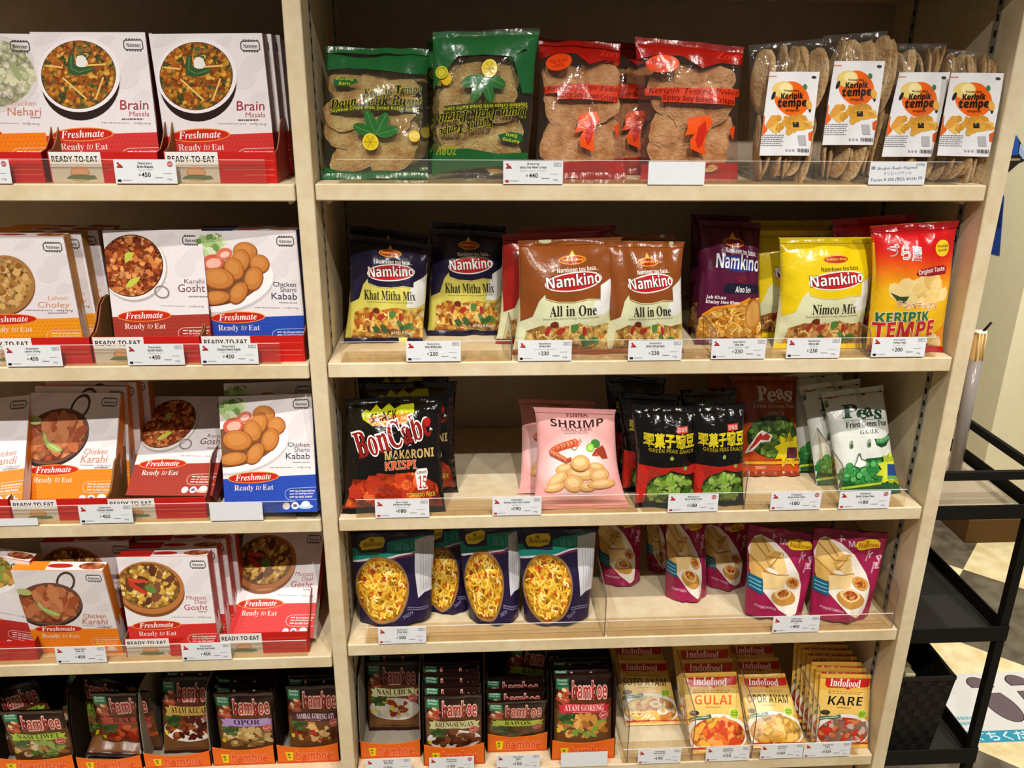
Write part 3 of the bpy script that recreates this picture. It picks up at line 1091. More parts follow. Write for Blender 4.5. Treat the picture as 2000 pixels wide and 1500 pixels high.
def namkino(top, name, base, q, crop, foodcols, logo='#b81f24', tagcol='#f0e8e0', ndx=0, ddy=0, white=False, jab=False):
    """pillow bag with a coloured head, an oval logo, a cream field with the name and a heap of snack mix"""
    a = Art('G')
    a.sheet(q, crop)
    a.all(base)
    tdy = min(0, ddy)
    # food heap
    a.poly([(1170, 735 + ddy), (1260, 700 + ddy), (1370, 712 + ddy), (1480, 690 + ddy), (1580, 705 + ddy), (1690, 690 + ddy), (1720, 900), (1150, 900)], food('mix' + foodcols[0], foodcols, 120, 'G'))
    a.blobs(1430, 790 + ddy * .6, 250, 95 - ddy * .3, 60, 22, foodcols, 5, .55)
    a.strokes(1430, 790 + ddy * .6, 250, 95, 45, 80, 9, [foodcols[0], '#ead08a', foodcols[2]], 6)
    a.blobs(1430, 770 + ddy * .6, 230, 80, 9, 26, ['#3f6a34', '#2f5a2c', '#55803c'], 7, .75)
    a.blobs(1400, 760 + ddy * .6, 230, 70, 7, 26, ['#6a2a1c', '#a8322a', '#8a4a20'], 8, .55)
    if white:
        a.poly([(1560, 640), (1620, 430), (1700, 410), (1780, 350), (1780, 560), (1640, 640)], '#e4e4e0')
    a.poly([(1100, 150), (1800, 130), (1780, 340), (1690, 430), (1620, 470), (1618, 552 + tdy), (1540, 548 + tdy), (1450, 566 + tdy), (1350, 566 + tdy), (1276, 548 + tdy), (1272, 520 + tdy), (1235, 560 + tdy), (1200, 650 + tdy), (1130, 680 + tdy)], top)
    a.line([(1276, 549 + tdy), (1350, 567 + tdy), (1450, 567 + tdy), (1540, 549 + tdy), (1618, 553 + tdy)], 5, '#d8c48a')
    dx, ly = ndx, ddy * .6
    a.ell(1440 + dx, 322 + ly, 84, 27, '#e8a01e', -3).ell(1440 + dx, 322 + ly, 76, 21, '#a82a1a', -3).text('Golden King', 1375 + dx, 312 + ly, 1506 + dx, 332 + ly, '#f0c040', 'b', -3)
    a.poly([(1420 + dx, 300 + ly), (1428 + dx, 280 + ly), (1438 + dx, 265 + ly), (1448 + dx, 282 + ly), (1456 + dx, 300 + ly)], '#f0b838')
    a.text('Namkeen tou basa...', 1345 + dx, 362 + ly, 1606 + dx, 390 + ly, tagcol, 'b', -4)
    a.ell(1450 + dx, 448 + ly, 182, 56, '#e8e2da', -7).ell(1450 + dx, 448 + ly, 173, 48, logo, -7)
    a.text('Namkino', 1278 + dx, 405 + ly, 1622 + dx, 474 + ly, '#f2eeea', 'b', -6, out='#3a1414', ow=.035)
    a.text(name, 1300 - (60 if len(name) > 10 else 0), 585 + ddy, 1592 + (40 if len(name) > 10 else 0), 645 + ddy, '#2c271c', 'sb', -2)
    a.text('Sweet & Salty blend of Crisps, Peanuts & Noodles', 1262, 652 + ddy, 1612, 666 + ddy, '#8d8a52', 'r', -2)
    if jab:
        a.text('Jab Khao', 1460, 795, 1600, 822, '#f2eee0', 'b', 4, out='#4a2a14', ow=.05).text('Khulay Hee Khao', 1420, 828, 1640, 856, '#f2eee0', 'b', 4, out='#4a2a14', ow=.05)
    else:
        a.text('Crunchy', 1200, 815, 1280, 840, '#7a5a1a', 'bi')
    return a


def art_aloo():
    a = Art('G')
    a.sheet(SHEETS['aloo'], cE)
    a.all('#561636')
    a.poly([(230, 690), (330, 615), (480, 592), (560, 560), (680, 540), (680, 900), (230, 900)], food('aloo', ['#c9862c', '#dba244', '#a8641c', '#e2b660'], 110, 'G'))
    a.strokes(450, 720, 210, 110, 130, 70, 8, ['#e0aa4c', '#b9741f', '#edc878', '#c98a2e'], 3)
    a.ell(585, 660, 58, 95, '#c08036', 10).ell(582, 655, 46, 80, '#d19a50', 10)
    a.poly([(262, 650), (330, 605), (480, 585), (560, 545), (560, 565), (480, 603), (330, 628), (262, 672)], '#d9861e')
    a.ell(455, 225, 68, 26, '#d9861e', 8).ell(455, 225, 60, 19, '#8a2a18', 8).poly([(425, 205), (440, 180), (452, 165), (460, 190), (470, 210)], '#e8a02a')
    a.text('Namkeen tou basa...', 395, 262, 612, 294, '#efe6ea', 'b', 7)
    a.ell(470, 350, 135, 44, '#24388c', 8)
    a.text('Namkino', 338, 292, 626, 382, '#f2eef2', 'b', 5, out='#1c1a3a', ow=.03)
    a.poly([(385, 480), (410, 462), (575, 468), (640, 478), (640, 520), (575, 528), (385, 524)], '#1d1b2e')
    a.text('Aloo Sev', 465, 482, 566, 520, '#eae6ea', 'b', 3)
    a.blobs(500, 440, 45, 10, 8, 12, ['#8a2a34', '#6a1a2c'], 2)
    a.text('Jab Khao', 280, 535, 402, 562, '#f0e8ea', 'b', 4).text('Khulay Hee Khao', 280, 566, 490, 594, '#f0e8ea', 'b', 3)
    return a


def art_chips():
    a = Art('G')
    a.sheet(SHEETS['ktempe'], cE)
    a.all('#e9bd18')
    st = [(196, 18, 24), (206, 30, 24), (216, 62, 22), (224, 98, 20), (228, 130, 22), (232, 158, 24), (234, 182, 24)]
    g, NB = [], 34
    row = lambda y: [(1250, y + 30), (1400, y + 12), (1550, y + 34), (1700, y + 52), (1950, y - 10)]
    for q in range(NB):
        f = q / (NB - 1) * (len(st) - 1)
        k_ = min(int(f), len(st) - 2)
        rgb = [int(st[k_][t] + (st[k_ + 1][t] - st[k_][t]) * (f - k_)) for t in range(3)]
        y0, y1 = 195 + q * 9, 195 + (q + 1) * 9
        up, dn = ([(1250, 40), (1950, 40)] if q == 0 else row(y0)), ([(1950, 1000), (1250, 1000)] if q == NB - 1 else row(y1)[::-1])
        g.append((a.tri(up + dn), a.c('#%02x%02x%02x' % tuple(rgb))))
    a.put(g)
    a.poly([(1250, 60), (1950, 60), (1950, 130), (1600, 170), (1250, 190)], '#a8141a')
    a.poly([(1700, 800), (1830, 700), (1850, 1000), (1620, 1000)], '#dd8a1c')
    a.blobs(1590, 510, 190, 70, 26, 52, ['#e6c47a', '#dcb464', '#efd592', '#e9cc88'], 4, .8, jag=.12)
    a.poly([(1380, 520), (1440, 545), (1490, 540), (1470, 585), (1430, 580)], '#3a4a24')
    a.text('づら屋', 1375, 238, 1562, 322, '#a9a7a8', 'r', 6, out='#f0ece8', ow=.05)
    a.ell(1725, 256, 58, 50, '#efc624').text('Premium', 1682, 232, 1768, 252, '#5a4a1a', 'bi', -3).text('Quality', 1686, 258, 1764, 280, '#5a4a1a', 'bi', -3)
    a.poly([(1520, 405), (1540, 378), (1640, 368), (1740, 358), (1766, 372), (1758, 412), (1640, 424), (1530, 416)], '#8f1a24')
    a.text('Original Taste', 1536, 372, 1750, 410, '#f2dcd6', 'b', -5)
    a.blobs(1720, 850, 60, 40, 10, 34, ['#f0dda0', '#e8cf88'], 9, .85, jag=.1)
    a.poly([(1300, 850), (1650, 840), (1830, 930), (1850, 1000), (1250, 1000)], '#6a1a18')
    a.text('テンペチップス', 1422, 576, 1706, 622, '#b8342c', 'r', 4, out='#f2e6d0', ow=.05)
    a.text('KERIPIK', 1312, 640, 1640, 700, '#2e6a3c', 'b', -2, out='#f0ead8', ow=.035, off=.015)
    a.text('TEMPE', 1300, 700, 1692, 798, '#bf2a26', 'b', -2, out='#f2eadc', ow=.03, off=.012)
    return a


def art_bon():
    a = Art('K')
    a.sheet(SHEETS['bon_a'], cF)
    a.all('#120e0c')
    a.poly([(205, 275), (235, 250), (262, 262), (300, 222), (335, 252), (380, 216), (420, 244), (465, 220), (545, 212), (552, 262), (500, 330), (280, 345), (215, 310)], '#b3b81c')
    a.poly([(235, 300), (300, 285), (420, 275), (530, 262), (500, 330), (280, 345)], '#d9781a')
    a.text('SNACK', 266, 262, 440, 314, '#161210', 'b', -9)
    a.text('BonCabe', 152, 318, 668, 482, '#8c1c18', 'sb', -17, out='#f2ece8', ow=.055, off=.01)
    a.ell(640, 320, 22, 26, '#b0201c', -15)
    a.text('MAKARONI', 362, 488, 690, 546, '#c2a468', 'b', -2, off=.01).text('KRISPI', 362, 560, 568, 618, '#d8542a', 'b', -2, out='#e8c0a0', ow=.03)
    a.poly([(140, 690), (260, 690), (310, 640), (420, 650), (520, 640), (640, 680), (700, 720), (760, 1000), (60, 1000)], food('bon', ['#b8351a', '#d8481c', '#8a2412', '#e2622c'], 70, 'K'))
    a.blobs(400, 760, 270, 95, 34, 46, ['#d8481c', '#b8331a', '#e46a30', '#c43c1a', '#9c2a14'], 3, .8)
    a.poly([(560, 640), (575, 615), (640, 612), (645, 640), (632, 700), (642, 750), (575, 758), (566, 700)], '#efe6dc')
    a.text('Level', 572, 622, 636, 648, '#5a1a14', 'b', -3).text('15', 580, 660, 636, 746, '#a82218', 'sb')
    a.text('TORNADO PACK', 500, 776, 690, 806, '#c9c23a', 'b', -3)
    a.poly([(60, 880), (760, 900), (780, 1000), (40, 1000)], '#a32418')
    return a


def art_shrimp():
    a = Art('M')
    a.sheet(SHEETS['shrimp'], cF)
    a.all('#e2a29e')
    g, NR = [], 14
    for i in range(NR):
        t = i / (NR - 1)
        rgb = tuple(int(p + (q - p) * t) for p, q in zip((227, 166, 162), (243, 231, 228)))
        o_, n_ = ell_pts(1560, 600, 285 - i * 12, 235 - i * 10.5), ell_pts(1560, 600, 285 - (i + 1) * 12, 235 - (i + 1) * 10.5)
        if i == NR - 1:
            T = a.tri(o_)
        else:
            T = np.array([t_ for k_ in range(len(o_)) for t_ in ((o_[k_], o_[(k_ + 1) % 40], n_[(k_ + 1) % 40]), (o_[k_], n_[(k_ + 1) % 40], n_[k_]))])
        g.append((T, a.c('#%02x%02x%02x' % rgb)))
    a.put(g)
    a.text('SHRIMP', 1382, 312, 1742, 356, '#37201f', 'b', 0, arc=-14).text('CRACKER', 1452, 358, 1664, 380, '#6a3a38', 'r', 0, arc=-8).text('FINNA', 1500, 272, 1640, 298, '#7a3a38', 'b')
    marks(a, 1470, 386, 1650, 396, 1, '#9a6a66', 3)
    for i in range(15):
        t = i / 14
        x = 1545 - 165 * math.sin(min(1, t * 1.5) * 1.5) + (max(0, t - .62) * 260)
        y = 446 + 104 * t - 8 * math.sin(t * 3.1)
        r = 25 - 9 * t
        a.ell(x, y, r * 1.05, r, '#b5452a' if i % 2 else '#cf5c38', 20).ell(x - 3, y - 5, r * .66, r * .55, '#e08a62', 20)
    a.poly([(1480, 545), (1515, 530), (1520, 552), (1490, 562)], '#c04a2c').poly([(1540, 440), (1590, 430), (1560, 452)], '#c9583a')
    a.line([(1500, 470), (1545, 490), (1560, 470), (1590, 440), (1580, 420)], 4, '#b5603e')
    a.ell(1690, 452, 34, 26, '#3f7a34', 15).ell(1652, 476, 30, 27, '#7ab83a').ell(1652, 476, 20, 18, '#b2d86a')
    a.poly([(1665, 520), (1690, 485), (1740, 462), (1760, 490), (1782, 545), (1740, 548), (1720, 525)], '#9c3a24').poly([(1662, 525), (1700, 505), (1715, 530)], '#c4502e')
    for x, y, rx, ry, r in ((1480, 610, 70, 36, -10), (1700, 600, 60, 30, 10), (1430, 680, 90, 40, -38), (1590, 640, 110, 48, 5), (1720, 655, 70, 48, -10), (1540, 710, 70, 62, 25), (1640, 730, 65, 38, -5), (1730, 715, 100, 34, -4), (1410, 740, 70, 30, -15), (1580, 570, 66, 52, 0)):
        a.ell(x, y, rx, ry, '#c98a4c', r).ell(x - 2, y - 4, rx * .92, ry * .88, '#dfac6c', r).ell(x - 6, y - 8, rx * .6, ry * .5, '#ecc78e', r)
    return a


def art_gp(dx=0):
    a = Art('K')
    a.sheet(SHEETS['gp_a'], cG)
    a.all('#0f0c0b')
    a.rect(418, 330, 494, 370, '#b83a34').text('珍味屋', 424, 336, 488, 364, '#f0d8d0')
    a.text('翠菓子豌豆', 215, 372, 535, 452, '#c9b414', 'b', 2, out='#e0cc2a', ow=.035)
    a.text('GREEN PEAS SNACK', 240, 460, 530, 482, '#a08c1a', 'b', 3)
    a.poly([(160, 560), (380, 568), (560, 562), (560, 616), (470, 612), (380, 588), (300, 640), (240, 720), (220, 860), (130, 860)], '#b0241c')
    a.poly([(150, 700), (200, 560), (245, 600), (225, 860), (130, 860)], '#c2281e')
    a.ell(385, 705, 150, 105, '#2a3414')
    a.blobs(385, 710, 140, 98, 130, 17, ['#7fa83a', '#5f8a2c', '#a5c45a', '#456a20', '#8db648'], 7, .9, jag=.1)
    a.ell(385, 515, 12, 12, '#8aa84a').ell(470, 575, 12, 12, '#8aa84a')
    return a


def peas_heap(a, cx, cy, rx, ry, n, r, fin_cols, seed):
    R = random.Random(seed)
    for i in range(n):
        t, q = R.uniform(0, 6.283), math.sqrt(R.random())
        x, y, c_ = cx + rx * q * math.cos(t), cy + ry * q * math.sin(t), R.choice(fin_cols)
        a.put([(a.tri(ell_pts(x, y, r, r * .95, n=12)), a.c(fin_cols[0])), (a.tri(ell_pts(x - r * .12, y - r * .12, r * .8, r * .76, n=12)), a.c(c_))])


def wobble(a, word, xs, y0, y1, m, rots, out=None):
    for ch, (x0, x1), r, dy in zip(word, xs, rots, (0, 8, -6, 6)):
        lo = y0 if ch.isupper() else y0 + (y1 - y0) * .28
        a.text(ch, x0, lo + dy, x1, y1 + dy, m, 'sb', r, out=out, off=.015)


def art_peas_spicy():
    a = Art('G')
    a.sheet(SHEETS['peas_s'], cG)
    a.all('#8e3a1a')
    a.poly([(700, 560), (1200, 560), (1200, 680), (700, 680)], '#c2481c')
    a.poly([(800, 360), (1180, 300), (1180, 560), (800, 560)], '#b5471a')
    a.ell(850, 60, 46, 14, '#a83a20').text('TRINGO', 812, 50, 888, 70, '#d8b8a8', 'b')
    wobble(a, 'Peas', ((885, 950), (952, 1000), (1004, 1050), (1056, 1104)), 112, 200, '#cfc4be', (-4, 8, -10, 8))
    a.line([(860, 212), (1110, 212)], 3, '#b89a8a')
    a.text('Fried Green Peas', 858, 222, 1122, 250, '#c4a890', 'sb').text('SPICY', 940, 270, 1046, 294, '#b8a890', 'sb')
    a.ell(985, 415, 165, 122, '#2f3f1c')
    peas_heap(a, 985, 415, 150, 112, 85, 19, ['#3f5a24', '#5f7f34', '#77963f', '#4d6a2a'], 4)
    a.poly([(812, 512), (830, 470), (880, 400), (905, 380), (962, 410), (950, 445), (900, 450), (850, 500)], '#efe6e0')
    a.poly([(826, 502), (870, 425), (900, 395), (915, 420), (880, 455)], '#b82a20').poly([(890, 435), (930, 395), (952, 416), (940, 438)], '#c4382a')
    a.star(1082, 492, 105, 66, 9, '#d8c41c').text('Mini', 1046, 412, 1118, 446, '#6a5a14', 'sb', -6).rect(1068, 480, 1140, 540, '#5a2a34').text('Inside', 1060, 540, 1136, 568, '#6a5a14', 'sb')
    a.rect(790, 556, 1190, 572, '#d8a41c').rect(790, 600, 1190, 640, '#d8501e').text('TRINGO', 880, 582, 948, 598, '#e0b8a0', 'b')
    return a


def art_peas_garlic():
    a = Art('G')
    a.sheet(SHEETS['peas_g'], cG)
    a.all('#d6d8d0')
    a.ell(1328, 170, 40, 14, '#a83a44').text('TRINGO', 1296, 160, 1360, 180, '#e8d0d0', 'b')
    for x, y in ((1440, 140), (1525, 140), (1300, 215), (1296, 310), (1428, 465), (1524, 458), (1330, 560), (1630, 120)):
        a.ell(x, y, 12, 26, '#8a9a7c', 8).ell(x + 3, y + 10, 9, 14, '#3f5a34')
    wobble(a, 'Peas', ((1378, 1462), (1458, 1518), (1512, 1562), (1574, 1622)), 226, 306, '#1d4030', (-4, 10, -12, 8))
    a.line([(1385, 324), (1640, 310)], 3, '#5a6a5a')
    a.text('Fried Green Peas', 1394, 322, 1660, 358, '#2c3a30', 'sb', -4).text('GARLIC', 1476, 376, 1594, 402, '#3a3a2c', 'sb', -4)
    a.poly([(1556, 432), (1600, 434), (1650, 420), (1690, 388), (1686, 430), (1660, 468), (1610, 482), (1572, 470)], '#17402a')
    for i in range(5):
        a.ell(1585 + i * 22, 452 - abs(i - 1.5) * 5 - i * 4, 16, 15, '#3a8a48').ell(1582 + i * 22, 448 - abs(i - 1.5) * 5 - i * 4, 9, 8, '#62b068')
    a.poly([(1385, 610), (1450, 585), (1520, 545), (1620, 535), (1740, 560), (1760, 720), (1380, 710)], '#1f5a2a')
    peas_heap(a, 1545, 630, 175, 62, 90, 21, ['#2c7a38', '#42944a', '#5fb062', '#378a44'], 6)
    a.poly([(1445, 590), (1458, 555), (1466, 515), (1478, 515), (1486, 545), (1516, 560), (1520, 588), (1480, 602)], '#5a5a50')
    a.poly([(1450, 588), (1462, 556), (1470, 528), (1482, 552), (1512, 564), (1514, 584), (1480, 596)], '#ecebe4')
    a.star(1680, 605, 105, 68, 10, '#c9d03a').rect(1655, 575, 1735, 640, '#24407a').rect(1655, 640, 1735, 660, '#5a9a4a').text('Mini', 1628, 522, 1706, 560, '#7a8a1c', 'sb', -10).text('Inside', 1660, 655, 1736, 682, '#7a8a1c', 'sb', -4)
    a.poly([(1370, 712), (1620, 678), (1780, 690), (1790, 780), (1360, 780)], '#1d5634').poly([(1370, 708), (1620, 676), (1620, 688), (1370, 722)], '#b8c82c')
    return a


def art_allin():
    a = Art('S')
    a.sheet(SHEETS['ap_a'], cH)
    a.all('#221838')
    a.poly([(40, 210), (130, 185), (700, 75), (700, 190), (400, 240), (40, 300)], '#1a8676').poly([(40, 300), (400, 240), (560, 200), (560, 212), (400, 254), (40, 316)], '#d8d4dc').poly([(360, 262), (560, 218), (560, 228), (380, 270)], '#7a2a34')
    a.poly([(100, 100), (345, 80), (350, 215), (150, 235), (95, 180)], '#281d40')
    a.poly([(138, 168), (150, 138), (215, 112), (320, 104), (332, 130), (322, 176), (250, 204), (160, 212)], '#e9c922').text('Haldiram', 160, 140, 318, 180, '#6a5a10', 'sbi', -8).ell(232, 134, 16, 10, '#8a7418')
    a.text('All In One', 398, 138, 590, 196, '#62b8a6', 'sb', -8)
    a.ell(316, 462, 194, 216, '#8a6a4c').ell(316, 462, 184, 206, '#a8803a')
    a.ell(316, 462, 180, 202, food('allin', ['#c98a1c', '#b06a16', '#dba52c', '#8f4d14'], 90, 'S'))
    a.strokes(316, 462, 176, 198, 150, 85, 11, ['#e2ae2a', '#c98a1e', '#ecc850', '#d89a24', '#b8741a'], 5)
    a.blobs(316, 462, 160, 180, 22, 20, ['#b8421c', '#d8661e', '#e8c040', '#8a3a14'], 6)
    a.strokes(316, 462, 170, 190, 55, 50, 13, ['#f0d060', '#e6b83a', '#f2da86'], 8, 2.2)
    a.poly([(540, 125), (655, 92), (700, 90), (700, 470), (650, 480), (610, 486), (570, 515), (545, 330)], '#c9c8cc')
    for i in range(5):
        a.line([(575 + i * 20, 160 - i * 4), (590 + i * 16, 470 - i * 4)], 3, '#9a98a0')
    a.text('TASTY', 470, 600, 540, 620, '#8a82a0', 'b', -20)
    marks(a, 500, 566, 640, 590, 2, '#7d7595', 4)
    return a


def art_samosa():
    a = Art('S')
    a.sheet(SHEETS['sa_f'], cI)
    a.all('#981d48')
    for i, (x, y, t) in enumerate(((1570, 100, 'A'), (1628, 140, 'M'), (1740, 220, 'Y'), (1795, 240, 'P'), (1770, 285, 'I'), (1650, 60, 'W'))):
        a.text(t, x - 18, y - 20, x + 18, y + 20, '#d9b4c0', 'b', 15 * (i % 3 - 1))
    for p in (((1705, 255), (1740, 190)), ((1770, 300), (1800, 235)), ((1735, 330), (1760, 270))):
        a.line(p, 10, '#c4869c')
    a.poly([(1440, 110), (1480, 98), (1560, 130), (1640, 215), (1700, 330), (1716, 400), (1700, 470), (1668, 540), (1625, 556), (1560, 520), (1470, 430), (1410, 330), (1400, 200)], '#e9e0d2')
    for pts, c_ in ((((1425, 130), (1495, 105), (1600, 240), (1480, 330), (1405, 260)), '#d9b26a'), (((1500, 260), (1560, 200), (1620, 210), (1600, 320), (1520, 300)), '#c9994e'),
                    (((1520, 270), (1610, 200), (1625, 320), (1570, 330)), '#e0be7c'), (((1405, 230), (1520, 330), (1530, 400), (1420, 400), (1400, 320)), '#d0a458'), (((1470, 330), (1640, 330), (1600, 400), (1480, 420)), '#e4c588')):
        a.poly(pts, c_)
    for p in (((1425, 130), (1510, 240), (1600, 240)), ((1490, 120), (1530, 210)), ((1520, 300), (1600, 210)), ((1405, 240), (1500, 330)), ((1480, 330), (1630, 332))):
        a.line(p, 6, '#a8742e')
    a.ell(1596, 460, 76, 44, '#c08a3e', 8).ell(1592, 440, 56, 32, '#e4c486', 8).ell(1594, 441, 42, 22, food('stuff', ['#c8642a', '#e08a3a', '#a8421c', '#e2a04a'], 260, 'S'), 8)
    a.ell(1660, 380, 44, 34, '#d0994e', 20).ell(1658, 380, 30, 24, food('stuff', ['#c8642a', '#e08a3a', '#a8421c', '#e2a04a'], 260, 'S'), 20)
    a.poly([(1385, 345), (1475, 370), (1470, 450), (1385, 425)], '#195a74')
    for i in range(3):
        a.line([(1398, 372 + i * 20), (1462, 388 + i * 20)], 6, '#7ab4c8')
    a.poly([(1646, 150), (1660, 118), (1720, 108), (1790, 116), (1806, 135), (1800, 170), (1730, 180), (1660, 176)], '#ecca22').text('Haldiram', 1660, 132, 1796, 166, '#b0381c', 'sbi', 4).ell(1728, 126, 9, 7, '#b0581c')
    a.text('PUNJABI SAMOSA', 1424, 506, 1546, 522, '#d8a0b4', 'b', 8)
    return a


def art_bamboe(rib, name, ncol, foods, seal='#b03a34', plate=None, base='#28140f', field=None):
    a = Art('S')
    a.sheet(((1082, 1316), (1195, 1313), (1197, 1490), (1080, 1492)), cJ)
    a.all(base)
    a.poly([(1470, 400), (1930, 400), (1930, 560), (1470, 560)], '#5a3018')
    a.rect(1480, 480, 1930, 850, field or '#6b4424')
    a.rect(1500, 225, 1592, 322, '#2c7a50').text('Bumbu', 1512, 244, 1580, 264, '#cfe4d4', 'b').text('Instan', 1512, 270, 1580, 290, '#cfe4d4', 'b')
    a.blobs(1548, 375, 44, 58, 28, 20, ['#a83a2a', '#7d2a1e', '#c46a4a', '#e0cfa0', '#b04a30'], 3)
    a.text('bamboe', 1618, 262, 1872, 398, '#a42a24', 'b', 0, out='#efbcae', ow=.06, off=-.006)
    if plate:
        a.ell(1700, 640, 205, 110, plate).ell(1700, 636, 180, 90, '#d9cfc0')
    a.blobs(1700, 630, 175, 85, 46, 34, foods, 8, .6)
    a.blobs(1580, 560, 70, 35, 10, 26, ['#3a5a28', '#4a6a30', '#2c4a22'], 5)
    a.ribbon(1512, 432, 1896, 506, rib, 10)
    a.text(name, 1560 if len(name) > 6 else 1610, 446, 1850 if len(name) > 6 else 1800, 497, ncol, 'sb', 0)
    marks(a, 1620, 508, 1790, 514, 1, ncol, 2)
    a.ell(1850, 535, 38, 38, seal).ring(1850, 535, 32, 32, 4, '#e0a89c').text('HALAL', 1828, 526, 1872, 544, '#e8c4b8', 'b', -20)
    a.poly([(1500, 650), (1530, 650), (1526, 685), (1506, 685)], '#d8c41c')
    return a


def art_indo(name, ncol, foods, bowl='#e8e4da', base='#e4b048'):
    a = Art('S')
    a.sheet(SHEETS['gulai'], cK)
    a.all(base)
    a.poly([(480, 380), (960, 360), (960, 560), (480, 600)], '#ecc468')
    a.ell(760, 690, 215, 150, '#c99a4a').ell(760, 685, 210, 142, bowl).ell(765, 695, 185, 125, foods[0])
    a.ell(765, 695, 182, 122, food('indo' + foods[0] + foods[1], foods, 110, 'S'))
    a.blobs(765, 690, 165, 105, 40, 32, foods, 4, .65)
    a.poly([(480, 790), (1010, 770), (1010, 860), (480, 860)], '#b8321e')
    a.poly([(560, 262), (888, 254), (892, 325), (880, 340), (760, 348), (735, 362), (710, 350), (585, 354), (566, 338)], '#c4201c')
    a.text('Indofood', 598, 288, 822, 344, '#f6eee8', 'sb', 1)
    marks(a, 592, 376, 862, 404, 2, '#a0702a', 3, .4)
    a.text(name, 606 if len(name) < 7 else 575, 412, 858 if len(name) < 7 else 880, 480, ncol, 'b', 0, off=-.008)
    marks(a, 680, 494, 800, 506, 1, '#a0702a', 5)
    a.ell(604, 540, 32, 19, '#3a2a1c').ell(600, 536, 16, 9, '#5a4630')
    a.line([(575, 590), (620, 574), (665, 576), (712, 560)], 26, '#3d6a4a').line([(580, 590), (620, 576), (700, 566)], 5, '#d8e0d0')
    a.ell(872, 541, 35, 36, '#dfe88a').ell(872, 541, 30, 31, '#a8c82c').text('Rasa', 852, 526, 892, 540, '#5a7a14', 'b').text('Baru', 852, 544, 892, 558, '#5a7a14', 'b')
    return a


def art_jeruk(flip=False):
    a = Art('G')
    a.sheet(SHEETS['djp_a'], cA)
    G, Y = '#1f5f30', '#c9c020'
    a.poly([(80, 300), (300, 340), (520, 330), (760, 300), (760, 400), (640, 432), (480, 430), (300, 400), (60, 400)], G)
    if not flip:
        a.poly([(30, 955), (180, 985), (740, 985), (760, 1070), (30, 1070)], G)
    a.poly([(140, 460), (200, 446), (292, 470), (300, 492), (220, 505), (150, 492)], G).text('Kurang', 165, 452, 270, 472, Y, 'b', 8).text('Baru', 180, 476, 250, 494, Y, 'b', 8)
    a.poly([(118, 608), (640, 612), (640, 645), (118, 652)], '#3b4420')
    a.text('Soybean Crisps with Dried Kaffir Lime', 120, 622, 640, 646, '#c2b82a', 'b', -1)
    a.text('Keripik Tempe', 330, 508, 668, 566, '#1a1c10', 'sbi', -8, out=Y, ow=.04, off=.012).text('Daun Jeruk Purut', 120, 562, 668, 622, '#1a1c10', 'sbi', -2, out=Y, ow=.04, off=.012)
    for ang in (-70, -20, 30, 75):
        t = math.radians(ang)
        cx, cy = 395 + 75 * math.sin(t), 780 - 75 * math.cos(t)
        a.ell(cx, cy, 32, 66, '#2c6a2e', ang).line([(395, 780), (395 + 130 * math.sin(t), 780 - 130 * math.cos(t))], 4, '#5c9250')
    a.ell(364, 822, 48, 48, '#e0c31c').ring(364, 822, 44, 44, 4, '#f0dc60')
    for k_ in range(6):
        t = k_ * math.pi / 3
        a.line([(364, 822), (364 + 38 * math.cos(t), 822 + 38 * math.sin(t))], 3, '#b89a14')
    a.ell(622, 782, 32, 34, '#e0bb1c')
    if flip:
        for i, (lo, hi, lay, gs) in enumerate(a.ops):
            a.ops[i] = (1 - hi, 1 - lo, lay, [(1 - T, m) for T, m in gs])
        a.sheet(SHEETS['djp_b'], cA)
        a.poly([(690, 190), (1360, 180), (1350, 330), (1250, 300), (1180, 350), (1000, 335), (860, 345), (800, 420), (700, 560)], G)
        a.poly([(1180, 350), (1320, 280), (1300, 560), (1235, 560)], G)
        a.ell(768, 437, 36, 38, '#d2c81e').ring(768, 437, 27, 29, 4, '#8a8a14')
        a.text('ZORV', 735, 855, 858, 905, '#8f9a1c', 'bi', 180)
    return a


def art_redtempe():
    a = Art('G')
    a.sheet(SHEETS['red_b'], cB)
    Rr = '#a3160f'
    a.poly([(80, 170), (640, 220), (640, 330), (520, 320), (420, 350), (330, 290), (200, 280), (100, 300)], Rr)
    a.poly([(60, 810), (660, 800), (660, 900), (60, 900)], Rr)
    a.text('Zorv', 496, 262, 622, 302, '#d2321c', 'sbi', 3)
    a.ell(226, 328, 82, 47, '#e84a18').text('Nonkasi', 172, 306, 280, 330, '#b8280e', 'b', 2).text('Zara', 192, 332, 258, 356, '#b8280e', 'b', 2)
    a.poly([(140, 452), (612, 452), (612, 488), (586, 492), (586, 534), (220, 520), (220, 490), (140, 486)], '#d03a1a')
    a.text('Keripik Tempe Pedas', 152, 452, 606, 486, '#7d120c', 'sbi', 1).text('Spicy Soy Bean Crisps', 226, 492, 582, 528, '#7d120c', 'b', 3)
    a.poly([(350, 600), (400, 590), (455, 586), (470, 620), (440, 668), (432, 720), (440, 768), (400, 755), (362, 740), (358, 700), (380, 672), (330, 680), (345, 650)], '#ea5416')
    a.poly([(400, 640), (436, 610), (440, 660), (420, 720), (400, 740), (385, 700)], '#c8281a').poly([(555, 650), (590, 630), (575, 700)], '#e0441a')
    return a


